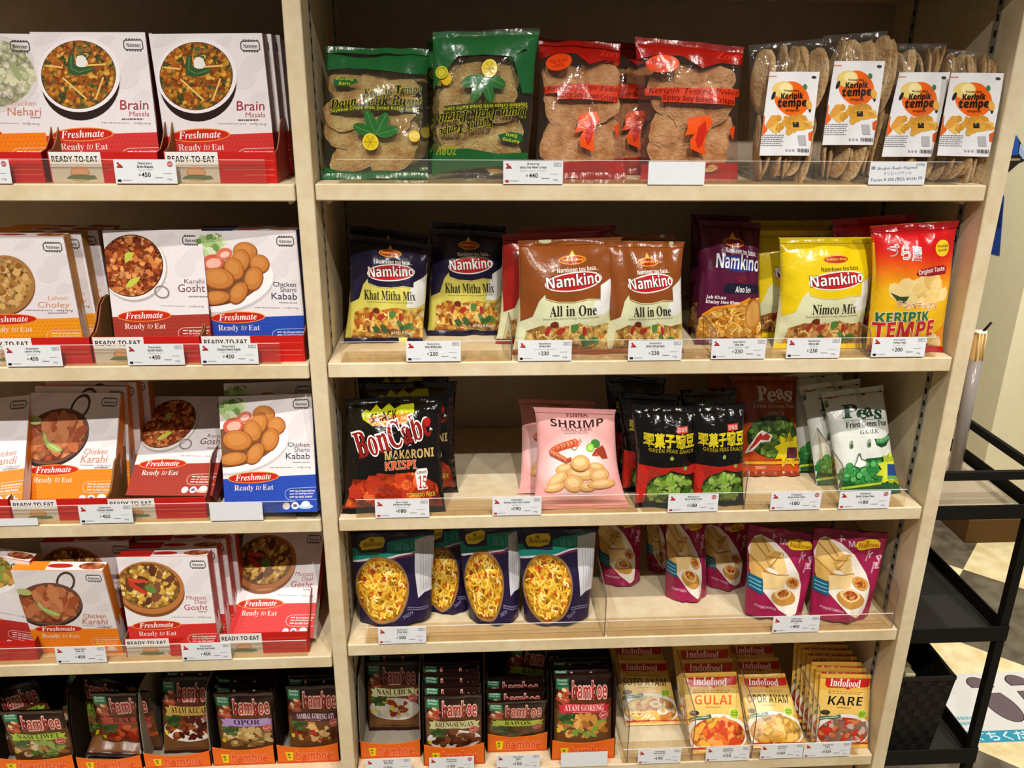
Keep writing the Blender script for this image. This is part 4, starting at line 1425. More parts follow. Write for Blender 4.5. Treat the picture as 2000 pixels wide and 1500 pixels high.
def art_label():
    a = Art('P')
    a.sheet(((1757, 141), (1856, 141), (1818, 306), (1722, 306)), cB)
    a.all('#e3e1e2')
    a.poly([(1320, 560), (1352, 570), (1345, 610), (1356, 640), (1330, 668), (1300, 670)], '#e5601a').poly([(1575, 640), (1550, 655), (1548, 690), (1575, 700)], '#d85a2a')
    a.ell(1490, 486, 86, 86, '#ea6414').ell(1448, 440, 50, 40, '#e2c672', -15).ell(1462, 432, 30, 24, '#efdc9c', -15)
    a.text('Resep Kita', 1452, 440, 1528, 454, '#4a2410', 'b').text('Keripik', 1434, 456, 1548, 494, '#1d120c', 'bi', -2, off=.02).text('tempe', 1418, 488, 1562, 536, '#1d120c', 'bi', -2, off=.02).text('Original', 1452, 536, 1520, 550, '#5a2a10', 'b')
    a.ell(1562, 427, 11, 14, '#3f7a4c').ell(1402, 470, 8, 22, '#22201c', 25).ell(1572, 538, 6, 16, '#22201c', 10)
    a.blobs(1470, 610, 100, 32, 22, 30, ['#d9a23c', '#e4b758', '#c98e2e', '#d8983a'], 3, .6).ell(1570, 515, 14, 24, '#dca544').rect(1482, 600, 1512, 626, '#2c2a28')
    marks(a, 1318, 662, 1440, 722, 6, '#8a888c', 4, .4)
    marks(a, 1380, 372, 1430, 384, 1, '#d8622a', 3)
    a.ell(1610, 380, 12, 8, '#3a3436').rect(1500, 665, 1535, 715, '#b0aeb2')
    for i in range(11):
        a.rect(1488 + i * 5.2, 730, 1488 + i * 5.2 + (3 if i % 3 else 1.6), 748, '#2a2828')
    for i in range(3):
        a.ell(1440 + i * 16, 740, 6, 7, '#a09a9c')
    return a
# ------------------------------------------------------------------ setting: floor, walls


def floor_material():
    m, n, l, out = newmat('checker_tiles')
    p = n.new('ShaderNodeBsdfPrincipled')
    p.inputs['Roughness'].default_value = 0.35
    v = coords(n)
    mp = n.new('ShaderNodeMapping')
    mp.vector_type = 'TEXTURE'
    mp.inputs['Location'].default_value = (1.757, 1.0828, 0)
    mp.inputs['Rotation'].default_value = (0, 0, math.atan2(-0.669, 0.743))
    l.new(v, mp.inputs[0])
    ch = n.new('ShaderNodeTexChecker')
    ch.inputs['Scale'].default_value = 1 / 0.405
    ad = n.new('ShaderNodeVectorMath')
    ad.inputs[1].default_value = (0, 0, 0.2)
    l.new(mp.outputs[0], ad.inputs[0])
    l.new(ad.outputs[0], ch.inputs['Vector'])
    t = n.new('ShaderNodeTexNoise')
    t.inputs['Scale'].default_value = 22
    t.inputs['Detail'].default_value = 8
    l.new(v, t.inputs['Vector'])
    cols = []
    for a, b in (('#4a4236', '#6d6353'), ('#d9c48e', '#efe0b4')):
        r = n.new('ShaderNodeValToRGB')
        r.color_ramp.elements[0].position = .35
        r.color_ramp.elements[1].position = .65
        r.color_ramp.elements[0].color = lin(a)
        r.color_ramp.elements[1].color = lin(b)
        l.new(t.outputs['Fac'], r.inputs[0])
        cols.append(r)
    l.new(cols[0].outputs[0], ch.inputs['Color1'])
    l.new(cols[1].outputs[0], ch.inputs['Color2'])
    l.new(ch.outputs['Color'], p.inputs['Base Color'])
    l.new(p.outputs[0], out.inputs[0])
    return m


tag(MB().box(-1.6, -1.8, FLOOR - .05, 3.4, 3.4, FLOOR, floor_material()).build('floor'), kind='structure')
WALL = laminate('cream_wall', '#d9cfa9', '#e0d7b4', 40, .8)
tag(MB().box(1.866, 1.249, FLOOR, 3.4, 3.4, 2.6, WALL).build('wall_right'), kind='structure')
tag(MB().box(-1.6, 3.35, FLOOR, 1.866, 3.4, 2.6, WALL).build('wall_back'), kind='structure')
tag(MB().box(1.852, 1.237, FLOOR, 3.4, 1.249, FLOOR + .085, col('#5a4020', 'M')).box(1.852, 1.249, FLOOR, 1.866, 3.35, FLOOR + .085, col('#5a4020', 'M')).build('baseboard_right'), kind='structure')

# ------------------------------------------------------------------ shelving unit and boards
unit = empty('shelving_unit', Matrix.Translation((0, 0, FLOOR)))
tag(unit, 'beige wooden shelving unit with two bays holding the packaged foods', 'shelving unit')
XL = -TM - W


def part(mb, name, parent, M0):
    o = mb.build(name)
    o.parent = parent
    o.matrix_parent_inverse = M0.inverted()
    return o


MU = Matrix.Translation((0, 0, FLOOR))
UT = 1.72
for x0, x1 in ((XL - TM, XL), (-TM, 0), (W, W + TR)):
    part(MB().box(x0, 0, FLOOR, x1, DEPTH + .012, UT, LAM, .0012), 'upright_panel', unit, MU)
for x0, x1 in ((XL, -TM), (0, W)):
    part(MB().box(x0, DEPTH, FLOOR, x1, DEPTH + .01, UT, BACK), 'back_panel', unit, MU)
STRIP, SLOT = col('#8d877a', 'M'), col('#1b1612', 'M')
for xs, sg in ((W, -1), (0, 1)):
    for ys in (.046, .27):
        b = MB()
        b.box(min(xs, xs + sg * .0012), ys, FLOOR + .1, max(xs, xs + sg * .0012), ys + .013, UT - .02, STRIP)
        zz = FLOOR + .12
        while zz < UT - .05:
            b.box(min(xs + sg * .0011, xs + sg * .0016), ys + .004, zz, max(xs + sg * .0011, xs + sg * .0016), ys + .009, zz + .008, SLOT)
            zz += .0195
        part(b, 'peg_strip', unit, MU)
Z0 = 1.466
RN = ['top', 'second', 'third', 'fourth', 'lowest']
WHERE = {('R', 0): 'under the green, red and clear cracker bags', ('R', 1): 'under the namkeen snack bags', ('R', 2): 'under the black and pink snack bags',
         ('R', 3): 'under the purple and magenta pouches', ('R', 4): 'under the spice sachets right of the middle upright', ('L', 0): 'under the two bowl-of-curry cartons',
         ('L', 1): 'under the cartons with orange, brown and blue bands', ('L', 2): 'under the reclining brown-banded carton', ('L', 3): 'under the chickpea stew cartons',
         ('L', 4): 'under the spice sachets left of the middle upright'}
for side, zs, xa, xb in (('R', ZR, .0018, W - .003), ('L', ZL, XL + .002, -TM - .0022)):
    for i, zt in enumerate(zs):
        o = MB().box(xa, 0, zt - TH, xb, DEPTH - .004, zt, LAM, .0016).build('shelf_board')
        tag(o, 'beige shelf board ' + WHERE[(side, i)], 'shelf', 'beige shelf boards')
        b = MB()
        for px_ in (xa + .012, xb - .012):
            b.tube((px_, .03, zt - TH - .004), (px_, .052, zt - TH - .004), .0038, col('#cfc8bc', 'P'))
        b.build('shelf_pin', o)
    o = MB().box(xa, 0, Z0, xb, DEPTH - .004, Z0 + TH, LAM, .0016).build('shelf_board')
    tag(o, 'dark underside of the highest shelf board above the %s' % ('cracker bags, right bay' if side == 'R' else 'curry cartons, left bay'), 'shelf', 'beige shelf boards')

# ------------------------------------------------------------------ copying


def dup(o, M=None, label=None):
    c = o.copy()
    COL.objects.link(c)
    for ch in o.children:
        d = ch.copy()
        COL.objects.link(d)
        d.parent = c
        for g in ch.children:
            e = g.copy()
            COL.objects.link(e)
            e.parent = d
    if M is not None:
        c.matrix_world = M
    if label:
        c['label'] = label
    return c


def shift(o, dx, dy, dz=0, label=None, rz=0, lean=0):
    M = o.matrix_world.copy() if o.matrix_world.translation.length else o.matrix_basis.copy()
    return dup(o, Matrix.Translation((dx, dy, dz)) @ M @ Matrix.Rotation(math.radians(rz), 4, 'Z') @ Matrix.Rotation(math.radians(-lean), 4, 'X'), label)


# ------------------------------------------------------------------ food cartons, left bay
ORD = ['second', 'third', 'fourth', 'fifth', 'sixth']
SIDES = {'brain': '#5e1f1c', 'karahi': '#d2761c', 'gosht': '#7a2c20', 'kabab': '#22357c', 'daal': '#a8281e', 'choley': '#cf8a20', 'nehari': '#d2761c', 'handi': '#d2761c', 'rice': '#a8281e'}
FM = {}


def carton_top(kind):
    band = {'karahi': '#ee8420', 'daal': '#c8281e', 'choley': '#e8962a', 'handi': '#ee8420'}.get(kind, SIDES[kind])

    def top(mb, w, h, d):
        z = h + .0002
        q = lambda x0, x1, dz=0: [(x0, .0008, z + dz), (x1, .0008, z + dz), (x1, d - .0008, z + dz), (x0, d - .0008, z + dz)]
        mb.add(q(-w / 2 + .0008, -w * .13), [(0, 1, 2, 3)], col(band))
        mb.add(q(-w * .13, w / 2 - .0008), [(0, 1, 2, 3)], col('#e7e0e1'))
        P = [(w * .01 + .019 * math.cos(t), d * .5 + .005 * math.sin(t), z + .0002) for t in [6.283 * i / 20 for i in range(20)]]
        mb.add(P, [tuple(range(20))], col('#b8281e'))
        P = [(w * .36 + .02 * math.cos(t), d * .5 + .008 * math.sin(t), z + .0002) for t in [6.283 * i / 20 for i in range(20)]]
        mb.add(P, [tuple(range(20))], food('karahi', ['#b5623a', '#9c4a2a', '#c87f50', '#8a3c20', '#d08a5c'], 95))
        # the white foot of the right-hand side panel
        x = w / 2 + .0002
        mb.add([(x, .0006, .0006), (x, d - .0006, .0006), (x, d - .0006, h * .3), (x, d * .7, h * .42), (x, d * .45, h * .3), (x, d * .2, h * .4), (x, .0006, h * .34)], [(0, 1, 2, 3, 4, 5, 6)],
               col('#dcd4d4' if kind in ('choley', 'karahi', 'handi', 'daal') else SIDES[kind]))
        mb.add([(x, .0006, h * .34), (x, .0022, h * .34), (x, .0022, h - .0006), (x, .0006, h - .0006)], [(0, 1, 2, 3)], col('#e7e0e1'))
    return top


def carton(kind, place, label):
    o = pack_box('food_carton', place, freshmate(kind), col(SIDES[kind]), carton_top(kind))
    return tag(o, label, 'food carton', 'white food cartons in the left bay')


def P_(k, **kw):
    return PK[k]


c_brain_a = carton('brain', PK['brain_a'], 'white carton with black bowl of curry and red band, left of the pair')
c_brain_b = carton('brain', PK['brain_b'], 'white carton with black bowl of curry and red band, beside the middle upright')
for i in range(4):
    shift(c_brain_b, .0065 * (i + 1), .0225 * (i + 1), -.0004 * i, '%s carton in the dark red row behind the right black-bowl carton' % ORD[i])
for i in range(2):
    shift(c_brain_a, .001 * (i + 1), .0225 * (i + 1), -.001 * i, '%s carton in the row behind the left black-bowl carton' % ORD[i])
c_neh = carton('nehari', (-.4185, .052, 1.2203, -1.5, 3.1, 0, .1423, .174), 'white carton with orange band and pale green-yellow dish, left edge, topmost shelf')
c_cho = carton('choley', PK['choley'], 'white carton with amber band and clay bowl of chickpeas')
for i in range(3):
    shift(c_cho, .0135 * (i + 1), .0225 * (i + 1), 0, '%s amber-sided carton in the row behind the chickpea carton' % ORD[i])
x, y, z, yaw, lean, roll, w_, h_ = PK['gosht2']
c_go2 = carton('gosht', (x, y + .006, z, -5, lean, -1, w_, h_), 'upright carton with brown band and bowl of mince left of the blue one')
c_ka2 = carton('kabab', PK['kabab2'], 'blue-banded carton of golden patties standing in a red tray')
shift(c_ka2, -.001, .023, 0, 'second blue carton of patties hidden behind the one in the red tray')
c_han = carton('handi', PK['handi3'], 'orange-banded carton cut by the left edge, third shelf')
c_kar = carton('karahi', PK['karahi3'], 'leaning carton with orange band and pan of red stew under a shelf shadow')
M = Matrix.Translation((.012, .04, -.008))
for i in range(3):
    a = (14, 9, 6)[i]
    o = pack_box('food_carton', (-.399 + .011 * i, .088 + .027 * i, .7335, -3, a, 0, .1392, .172), None, col(SIDES['karahi']), carton_top('karahi')) if i == 0 else dup(o, Matrix.Translation((-.399 + .011 * i, .088 + .027 * i, .7328)) @ Matrix.Rotation(math.radians(-3), 4, 'Z') @ Matrix.Rotation(math.radians(-a), 4, 'X'))
    if i == 0:
        mesh_keep = o
        o.data = c_kar.data
    tag(o, '%s orange-sided carton in the shadowed row behind the leaning orange carton' % ORD[i], 'food carton', 'white food cartons in the left bay')
x, y, z, yaw, lean, roll, w_, h_ = PK['gosht3']
c_go3 = carton('gosht', (x, y, z, -9, 52, -3, .134, h_), 'brown-banded carton lying far back, its bowl in deep shade')
c_ka3 = carton('kabab', (PK['kabab3'][0] - .003, *PK['kabab3'][1:]), 'blue-banded carton of golden patties standing directly on the shelf board')
shift(c_ka3, -.004, .045, .004, 'second blue carton of patties in shade behind the one without a tray')
c_rice = carton('rice', PK['left4'], 'red-banded carton with plate of green and yellow stew at the left edge')
c_kar4 = carton('karahi', PK['karahi4'], 'orange-banded carton standing forward of the trays, lower left shelf')
c_da4 = carton('daal', PK['daal4'], 'red-banded carton with clay bowl of chickpea stew, upright with visible top')
for i in range(3):
    shift(c_da4, .0075 * (i + 1), .0235 * (i + 1), 0, '%s red-sided carton in the row behind the upright chickpea stew carton' % ORD[i])
o = shift(c_da4, -.133, .045, .002, 'carton peeking out above the forward orange carton, lower left shelf')
c_da4b = carton('daal', PK['daal4b'], 'red-banded chickpea stew carton lying back beside the middle upright')

# ------------------------------------------------------------------ red display trays
TRAYS = [('l1a', -.4065, .0120, 1.2167, .1347, .0376), ('l1b', -.2636, .0120, 1.2167, .1354, .0382), ('l1c', -.1175, .0120, 1.2167, .1401, .0389),
         ('l2a', -.3932, .0120, .9727, .1476, .0376), ('l2b', -.2442, .0120, .9727, .1444, .0378), ('l2c', -.1005, .0120, .9727, .1400, .0381),
         ('l3a', -.5467, .0120, .7292, .1467, .0368), ('l3b', -.4030, .0120, .7292, .1370, .0354), ('l3c', -.2633, .0120, .7292, .1420, .0341),
         ('l4a', -.5499, .0120, .4834, .1393, .0358), ('l4b', -.2742, .0120, .4834, .1416, .0341), ('l4c', -.1304, .0120, .4834, .1380, .0389)]
TL_ = {'l1a': 'red tray at the left end of the topmost shelf', 'l1b': 'red tray with white panel under the left black-bowl carton', 'l1c': 'red tray with white panel beside the middle upright, topmost shelf',
       'l2a': 'red tray holding the amber chickpea cartons', 'l2b': 'red tray holding the upright brown-banded mince carton', 'l2c': 'red tray holding the blue patty cartons',
       'l3a': 'red tray under the orange carton cut by the left edge', 'l3b': 'red tray holding the leaning orange-banded carton', 'l3c': 'red tray in front of the reclining brown carton',
       'l4a': 'red tray under the green and yellow stew carton', 'l4b': 'red tray holding the upright chickpea stew cartons', 'l4c': 'red tray holding the reclining chickpea stew carton'}
RED, CARD = col('#bf1d18'), col('#8f6a3c', 'M')
TRM = {}


def tray_front_art():
    a = Art('P')
    a.sheet(((0, 0), (100, 0), (100, 28), (0, 28)))
    a.rect(0, 0, 100, 28, '#bf1d18')
    a.rect(52, 7, 98, 8, '#d8402c').rect(52, 15, 98, 16, '#d05a40').rect(70, 20, 98, 21, '#d05a40')
    a.rect(1, 0, 48, 28, '#e6e1de').rect(1, 12.5, 48, 28, '#cfc9c4')
    a.text('READY-TO-EAT', 3, 3.5, 45, 9, '#1a1817', 'b')
    a.line([(1, 14), (48, 14)], .6, '#9a948e')
    a.ell(27, 18.5, 9, 5.5, '#c9926a').ell(27, 17.5, 7.5, 3.8, '#d8a680').ell(27, 22.5, 11, 2.2, '#5a6a52').ell(27, 24.6, 8.5, 1.6, '#c9b07c')
    a.poly([(14, 24), (18, 21), (40, 21), (42, 24), (34, 25)], '#6a7a5a')
    return a


TFA = tray_front_art()
for k, x, y, z, w_, h_ in TRAYS:
    M = Matrix.Translation((x, y, z))
    t = empty('display_tray', M)
    tag(t, TL_[k], 'display tray', 'red cardboard display trays')
    b = MB()
    b.box(-w_ / 2, 0, .0006, w_ / 2, .0016, h_, RED)
    TFA.emit(b, lambda u, v, off, w_=w_, h_=h_: np.stack([(u - .5) * w_, np.full_like(u, -off), (1 - v) * h_], 1), None, h_ / w_, .0001, .00008)
    b.build('front_panel', t, fix=False)
    dep = .155
    for s in (-1, 1):
        xo = s * w_ / 2
        b = MB()
        b.prism([(.0, .0006), (dep, .0006), (dep, .078), (.06, .078), (.045, .072), (.03, .052), (.016, h_ + .003), (0, h_)], 0, xo - (.0012 if s > 0 else 0), xo + (.0012 if s < 0 else 0), CARD)
        b.prism([(.0, .0006), (dep, .0006), (dep, .078), (.06, .078), (.045, .072), (.03, .052), (.016, h_ + .003), (0, h_)], 0, xo - .0001 + (.0002 if s > 0 else -.0002), xo + .0001 + (.0002 if s > 0 else -.0002), col('#8a1a14'))
        b.build('side_panel', t)
    MB().box(-w_ / 2 + .001, 0.002, .0002, w_ / 2 - .001, dep, .0014, CARD).build('floor_panel', t)
    MB().box(-w_ / 2 + .001, dep - .0012, .0014, w_ / 2 - .001, dep, .078, CARD).build('back_panel', t)

# ------------------------------------------------------------------ cracker bags, top right shelf
FILM = clear('bag_film', '#fbfaf6', .012, .06, (34, .004, .8), 1.5)
FILMG = clear('bag_film_green', '#f3f7ea', .012, .06, (34, .004, .8), 1.5)
FILMR = clear('bag_film_red', '#faeeea', .012, .06, (34, .004, .8), 1.5)


def crumb_material(nm='fried_tempe', ca='#b97c38', cb='#f4d09a'):
    m, n, l, out = newmat(nm)
    p = n.new('ShaderNodeBsdfPrincipled')
    p.inputs['Roughness'].default_value = .55
    v = coords(n)
    vo = n.new('ShaderNodeTexVoronoi')
    vo.inputs['Scale'].default_value = 260
    l.new(v, vo.inputs['Vector'])
    t = n.new('ShaderNodeTexNoise')
    t.inputs['Scale'].default_value = 45
    t.inputs['Detail'].default_value = 6
    l.new(v, t.inputs['Vector'])
    r = n.new('ShaderNodeValToRGB')
    r.color_ramp.elements[0].position = .3
    r.color_ramp.elements[1].position = .72
    r.color_ramp.elements[0].color = lin(ca)
    r.color_ramp.elements[1].color = lin(cb)
    l.new(t.outputs['Fac'], r.inputs[0])
    l.new(r.outputs[0], p.inputs['Base Color'])
    t2 = n.new('ShaderNodeTexNoise')
    t2.inputs['Scale'].default_value = 190
    t2.inputs['Detail'].default_value = 7
    t2.inputs['Roughness'].default_value = .65
    l.new(v, t2.inputs['Vector'])
    ad = n.new('ShaderNodeMath')
    ad.operation = 'MULTIPLY_ADD'
    ad.inputs[1].default_value = .22
    l.new(vo.outputs['Distance'], ad.inputs[0])
    l.new(t2.outputs['Fac'], ad.inputs[2])
    b = n.new('ShaderNodeBump')
    b.inputs['Strength'].default_value = .9
    b.inputs['Distance'].default_value = .007
    l.new(ad.outputs[0], b.inputs['Height'])
    l.new(b.outputs[0], p.inputs['Normal'])
    l.new(p.outputs[0], out.inputs[0])
    return m


CRUMB = crumb_material()
CRUMB2 = crumb_material('fried_wafer', '#b98a50', '#e8cb9c')
from mathutils import noise as nz


def slab(mb, c, rx, rz, th, M, seed, m, n=30, k=11, rough=.16, wave=0.0, lump=.0026):
    """a lumpy cracker: rough slab in the local x-z plane, front and back faces joined at the rim"""
    R = random.Random(seed)
    ph = [R.uniform(0, 6.28) for _ in range(8)]
    vs, fs = [], []
    for side in (-1, 1):
        for j in range(k + 1):
            r = (j / k) ** .8
            for i in range(n):
                a = 6.283 * i / n
                q = 1 + rough * (math.sin(2 * a + ph[0]) * .5 + math.sin(3 * a + ph[1]) * .4 + math.sin(5 * a + ph[2]) * .3 + math.sin(11 * a + ph[6]) * .15)
                x = rx * abs(math.cos(a)) ** .8 * math.copysign(1, math.cos(a)) * q * r
                z = rz * abs(math.sin(a)) ** .8 * math.copysign(1, math.sin(a)) * q * r
                t = th * (1 - r ** 5) ** .5
                e = (1 - r ** 6) * lump
                y = side * t + wave * (math.sin(x * 75 + ph[4]) + .8 * math.sin(z * 60 + ph[5]))
                y += side * e * (nz.noise(Vector((x * 55, z * 55, seed * 3.1 + side))) + .6 * nz.noise(Vector((x * 130, z * 130, seed + side))))
                vs.append(M @ Vector((x, y, z)) + Vector(c))
    L = (k + 1) * n
    for s_ in (0, 1):
        for j in range(k):
            for i in range(n):
                f = (s_ * L + j * n + i, s_ * L + j * n + (i + 1) % n, s_ * L + (j + 1) * n + (i + 1) % n, s_ * L + (j + 1) * n + i)
                fs.append(f if s_ else f[::-1])
    for i in range(n):
        fs.append((k * n + i, k * n + (i + 1) % n, L + k * n + (i + 1) % n, L + k * n + i))
    mb.add(vs, fs, m)


def tempe_contents(parent, c4, seed, T):
    R = random.Random(seed)
    mb = MB()
    w = abs(c4[2][0] - c4[3][0])
    h = (c4[0][1] + c4[1][1]) / 2
    for j, (fz, n) in enumerate(((.22, 2), (.37, 2), (.53, 2), (.69, 2))):
        for i in range(n):
            M = Matrix.Rotation(R.uniform(-.5, .5), 3, 'Y') @ Matrix.Rotation(R.uniform(-.09, .09), 3, 'X') @ Matrix.Rotation(R.uniform(-.07, .07), 3, 'Z')
            rx_ = w * R.uniform(.25, .33)
            lim = w * .49 - rx_ * 1.25
            slab(mb, (max(-lim, min(lim, (i + .5 - n / 2) * w * .78 / n + R.uniform(-.008, .008))), (.002, .006, .0, .004)[i * 2] if j == 0 else (-.006, .0, -.003, .004)[(i * 2 + j) % 4], h * fz), rx_, h * R.uniform(.13, .18), .003, M, seed * 31 + j * 7 + i, CRUMB)
    return tag(mb.build('fried_contents', parent, True), kind='stuff')


def cracker_bag(key, art, film, label, seed, sealm, T=.021):
    o = pack_bag('cracker_bag', PK[key], art, film, None, T, seed, 'pillow', .03, .0016, sealm, 44, 48, T * .8)
    tempe_contents(o, PK[key][5], seed, T)
    return tag(o, label, 'snack bag', 'cracker bags on the top right shelf')


b_ja = cracker_bag('djp_a', art_jeruk(), FILMG, 'clear green-banded cracker bag at the far left of the top right shelf', 3, col('#1f5f30', 'G'))
b_jb = cracker_bag('djp_b', art_jeruk(True), FILMG, 'green cracker bag standing upside down with its lettering inverted', 8, FILM)
b_ra = cracker_bag('red_a', art_redtempe(), FILMR, 'red-topped cracker bag directly right of the upside-down green bag', 12, col('#8f140e', 'G'))
b_rb = cracker_bag('red_b', art_redtempe(), FILMR, 'red-topped cracker bag with chilli print, left of the clear bags', 17, FILM)
shift(b_ja, .012, .075, 0, 'green cracker bag in shade behind the far left one')
shift(b_ra, .075, .055, 0, 'red cracker bag half hidden between the two red-topped bags')
shift(b_jb, -.01, .07, -.002, 'green cracker bag in shade behind the upside-down one')


def disc_contents(parent, c4, seed, T):
    R = random.Random(seed)
    mb = MB()
    w = abs(c4[2][0] - c4[3][0])
    h = (c4[0][1] + c4[1][1]) / 2
    n = 8
    for j in range(2):
        for i in range(n):
            M = Matrix.Rotation(math.radians(90 + R.uniform(-32, 32)), 3, 'Z') @ Matrix.Rotation(R.uniform(-.18, .18), 3, 'X')
            slab(mb, ((i + .5 - n / 2) * w * .88 / n, R.uniform(-.004, .004), h * (.25 + .46 * j) + R.uniform(-.005, .006)), .0205, h * .245, .0028, M, seed * 17 + j * 20 + i, CRUMB2, 26, 8, .07, .0018, .002)
    return tag(mb.build('fried_contents', parent, True), kind='stuff')


LPOS = {'kt_a': ((-0.0371,0.1395), (0.0292,0.1401), (0.0269,0.0350), (-0.0406,0.0347)),
        'kt_b': ((-0.0445,0.1535), (0.0233,0.1542), (0.0206,0.0486), (-0.0484,0.0482)),
        'kt_c': ((-0.0414,0.1405), (0.0269,0.1412), (0.0176,0.0341), (-0.0504,0.0339)),
        'kt_d': ((-0.0481,0.1405), (0.0235,0.1405), (0.0203,0.0355), (-0.0506,0.0365))}
ALAB = art_label()
KLAB = {'kt_a': 'clear bag of round crackers with white label, nearest the red bags', 'kt_b': 'clear bag of round crackers whose white label sits highest',
        'kt_c': 'clear bag of round crackers with white label, third of the four', 'kt_d': 'clear bag of round crackers beside the right upright'}
for i, k in enumerate(('kt_a', 'kt_b', 'kt_c', 'kt_d')):
    T = .024
    o = pack_bag('cracker_bag', PK[k], None, FILM, None, T, 30 + i, 'pillow', .02, .0014, FILM, 40, 44, T * .9)
    disc_contents(o, PK[k][5], 50 + i, T)
    tag(o, KLAB[k], 'snack bag', 'clear bags of round crackers')

    def lab_surf(u, v, off, k=k):
        q = bilinear(LPOS[k], u, v)
        bow = .0015 * np.sin(u * 9 + v * 3)
        return np.stack([q[:, 0], np.full_like(u, -.0245) - off + bow, q[:, 1]], 1)
    b = MB()
    uu, vv = np.meshgrid(np.linspace(0, 1, 9), np.linspace(0, 1, 13))
    b.add(lab_surf(uu.ravel(), vv.ravel(), 0), grid_faces(8, 12, 0), col('#e3e1e2'))
    ALAB.emit(b, lab_surf, .08, 1.6, .0004, .00014)
    ob = b.build('paper_label', o, True, fix=False)
    ob['label'] = 'white paper label with orange disc'

# ------------------------------------------------------------------ namkeen bags, second right shelf
CR = ['#d9a03c', '#c9772c', '#e8c060', '#b5652a', '#ecd48a']
CN = ['#c98a4a', '#b07036', '#dcaa6c', '#96582a', '#d6a060']
CM = ['#cfa050', '#b88438', '#e2c074', '#a8743a', '#d8b468']
A1 = (QP['all_a'], cC)


def nimco_quad(k):
    return QP[k]


def fresh(q):
    """the design sheet of the brown bag, used for every bag of the series"""
    return QP['all_a'], cC


def bag(key, art, front, label, seed, T=.026, group=None, cat='snack bag', name='snack_bag', **kw):
    kw.setdefault('wr', .0021)
    o = pack_bag(name, PK[key], art, front, kw.pop('back', None), T, seed, **kw)
    return tag(o, label, cat, group)


NG = 'namkeen snack bags on the second right shelf'
aKh = namkino('#1d1833', 'Khat Mitha Mix', '#cfc65e', *A1, CR, ddy=-48, white=True, jab=True)
b_k1 = bag('khat_a', aKh, col('#cfc65e', 'G'), 'navy-topped yellow snack bag slumped at the far left, second right shelf', 5, .03, NG, sealm=col('#1d1833', 'G'))
b_k2 = bag('khat_b', aKh, col('#cfc65e', 'G'), 'navy-topped yellow snack bag set back in shade beside the slumped one', 6, .026, NG, sealm=col('#1d1833', 'G'))
aAl = namkino('#86471c', 'All in One', '#d6d6ae', *A1, CM, white=True)
b_a1 = bag('all_a', aAl, col('#d6d6ae', 'G'), 'brown-topped cream snack bag in front, left one of the pair', 7, .028, NG, sealm=col('#86471c', 'G'))
b_a2 = bag('all_b', aAl, col('#d6d6ae', 'G'), 'brown-topped cream snack bag, right one of the pair', 9, .022, NG, sealm=col('#86471c', 'G'))
b_al = bag('aloo', art_aloo(), col('#561636', 'G'), 'maroon snack bag with blue logo between brown and yellow bags', 10, .026, NG)
aNi = namkino('#e3c512', 'Nimco Mix', '#d9d8ae', *A1, CN, tagcol='#4a3a10', ddy=14, white=True)
b_ni = bag('nimco', aNi, col('#d9d8ae', 'G'), 'yellow-topped snack bag in front of the red and yellow chips', 11, .027, NG, sealm=col('#e3c512', 'G'))
b_kt = bag('ktempe', art_chips(), col('#e9bd18', 'G'), 'red and yellow chips bag beside the right upright', 13, .026, NG, sealm=col('#a8141a', 'G'))
shift(b_k1, -.006, .075, .002, 'navy snack bag in the dark behind the slumped yellow one', -4, -5)
shift(b_k2, .002, .06, 0, 'navy snack bag in the dark behind the set-back yellow one')
aRd = namkino('#9c1f1a', 'Masala Mix', '#d6d6ae', *A1, CM, white=True)
x, y, z, yaw, lean, c4 = PK['all_a']
b_rd = tag(pack_bag('snack_bag', (x - .022, y + .055, z, 0, 4, c4), aRd, col('#d6d6ae', 'G'), None, .022, 15, sealm=col('#9c1f1a', 'G')), 'red-topped snack bag peeking out left of the brown pair', 'snack bag', NG)
shift(b_rd, .03, .055, 0, 'red snack bag in the dark behind the peeking red one')
shift(b_a2, .0, .055, 0, 'brown snack bag in the dark behind the right brown one')
shift(b_al, .004, .06, 0, 'maroon snack bag in the dark behind the front maroon one')
shift(b_ni, -.03, .058, .0, 'yellow snack bag showing its left side behind the front yellow one')
shift(b_ni, -.022, .12, .005, 'second yellow snack bag in the dark, furthest back of three')
shift(b_kt, -.03, .06, .0, 'red chips bag in the dark behind the red and yellow one')

# ------------------------------------------------------------------ snack bags, third right shelf
BG = 'snack bags on the third right shelf'
b_b1 = bag('bon_a', art_bon(), col('#120e0c', 'K'), 'black snack bag with big red lettering at the front left', 21, .026, BG, sealm=col('#120e0c', 'K'))
b_b2 = bag('bon_b', art_bon(), col('#120e0c', 'K'), 'black snack bag offset to the right behind the red-lettered one', 22, .024, BG, sealm=col('#120e0c', 'K'))
shift(b_b2, -.012, .055, .0, 'third black snack bag, deepest of the red-lettered row')
b_s1 = bag('shrimp', art_shrimp(), col('#e2a29e', 'M'), 'pink cracker bag with shrimp picture', 23, .024, BG, sealm=col('#dc9a98', 'M'), wr=.0011, pull=.13)
shift(b_s1, -.018, .05, 0, 'second pink cracker bag hidden behind the one with the shrimp', 0, 16)
aGp = art_gp()
b_g1 = bag('gp_a', aGp, col('#0f0c0b', 'K'), 'glossy black bag of green peas, left of the two', 24, .024, BG)
b_g2 = bag('gp_b', aGp, col('#0f0c0b', 'K'), 'glossy black bag of green peas next to the orange peas bag', 25, .022, BG)
for i in range(2):
    shift(b_g1, -.012 - .012 * i, .05 + .05 * i, .01 * i, '%s black pea bag receding behind the left glossy one' % ORD[i])
shift(b_g2, .004, .055, .004, 'black pea bag in shade behind the right glossy one')
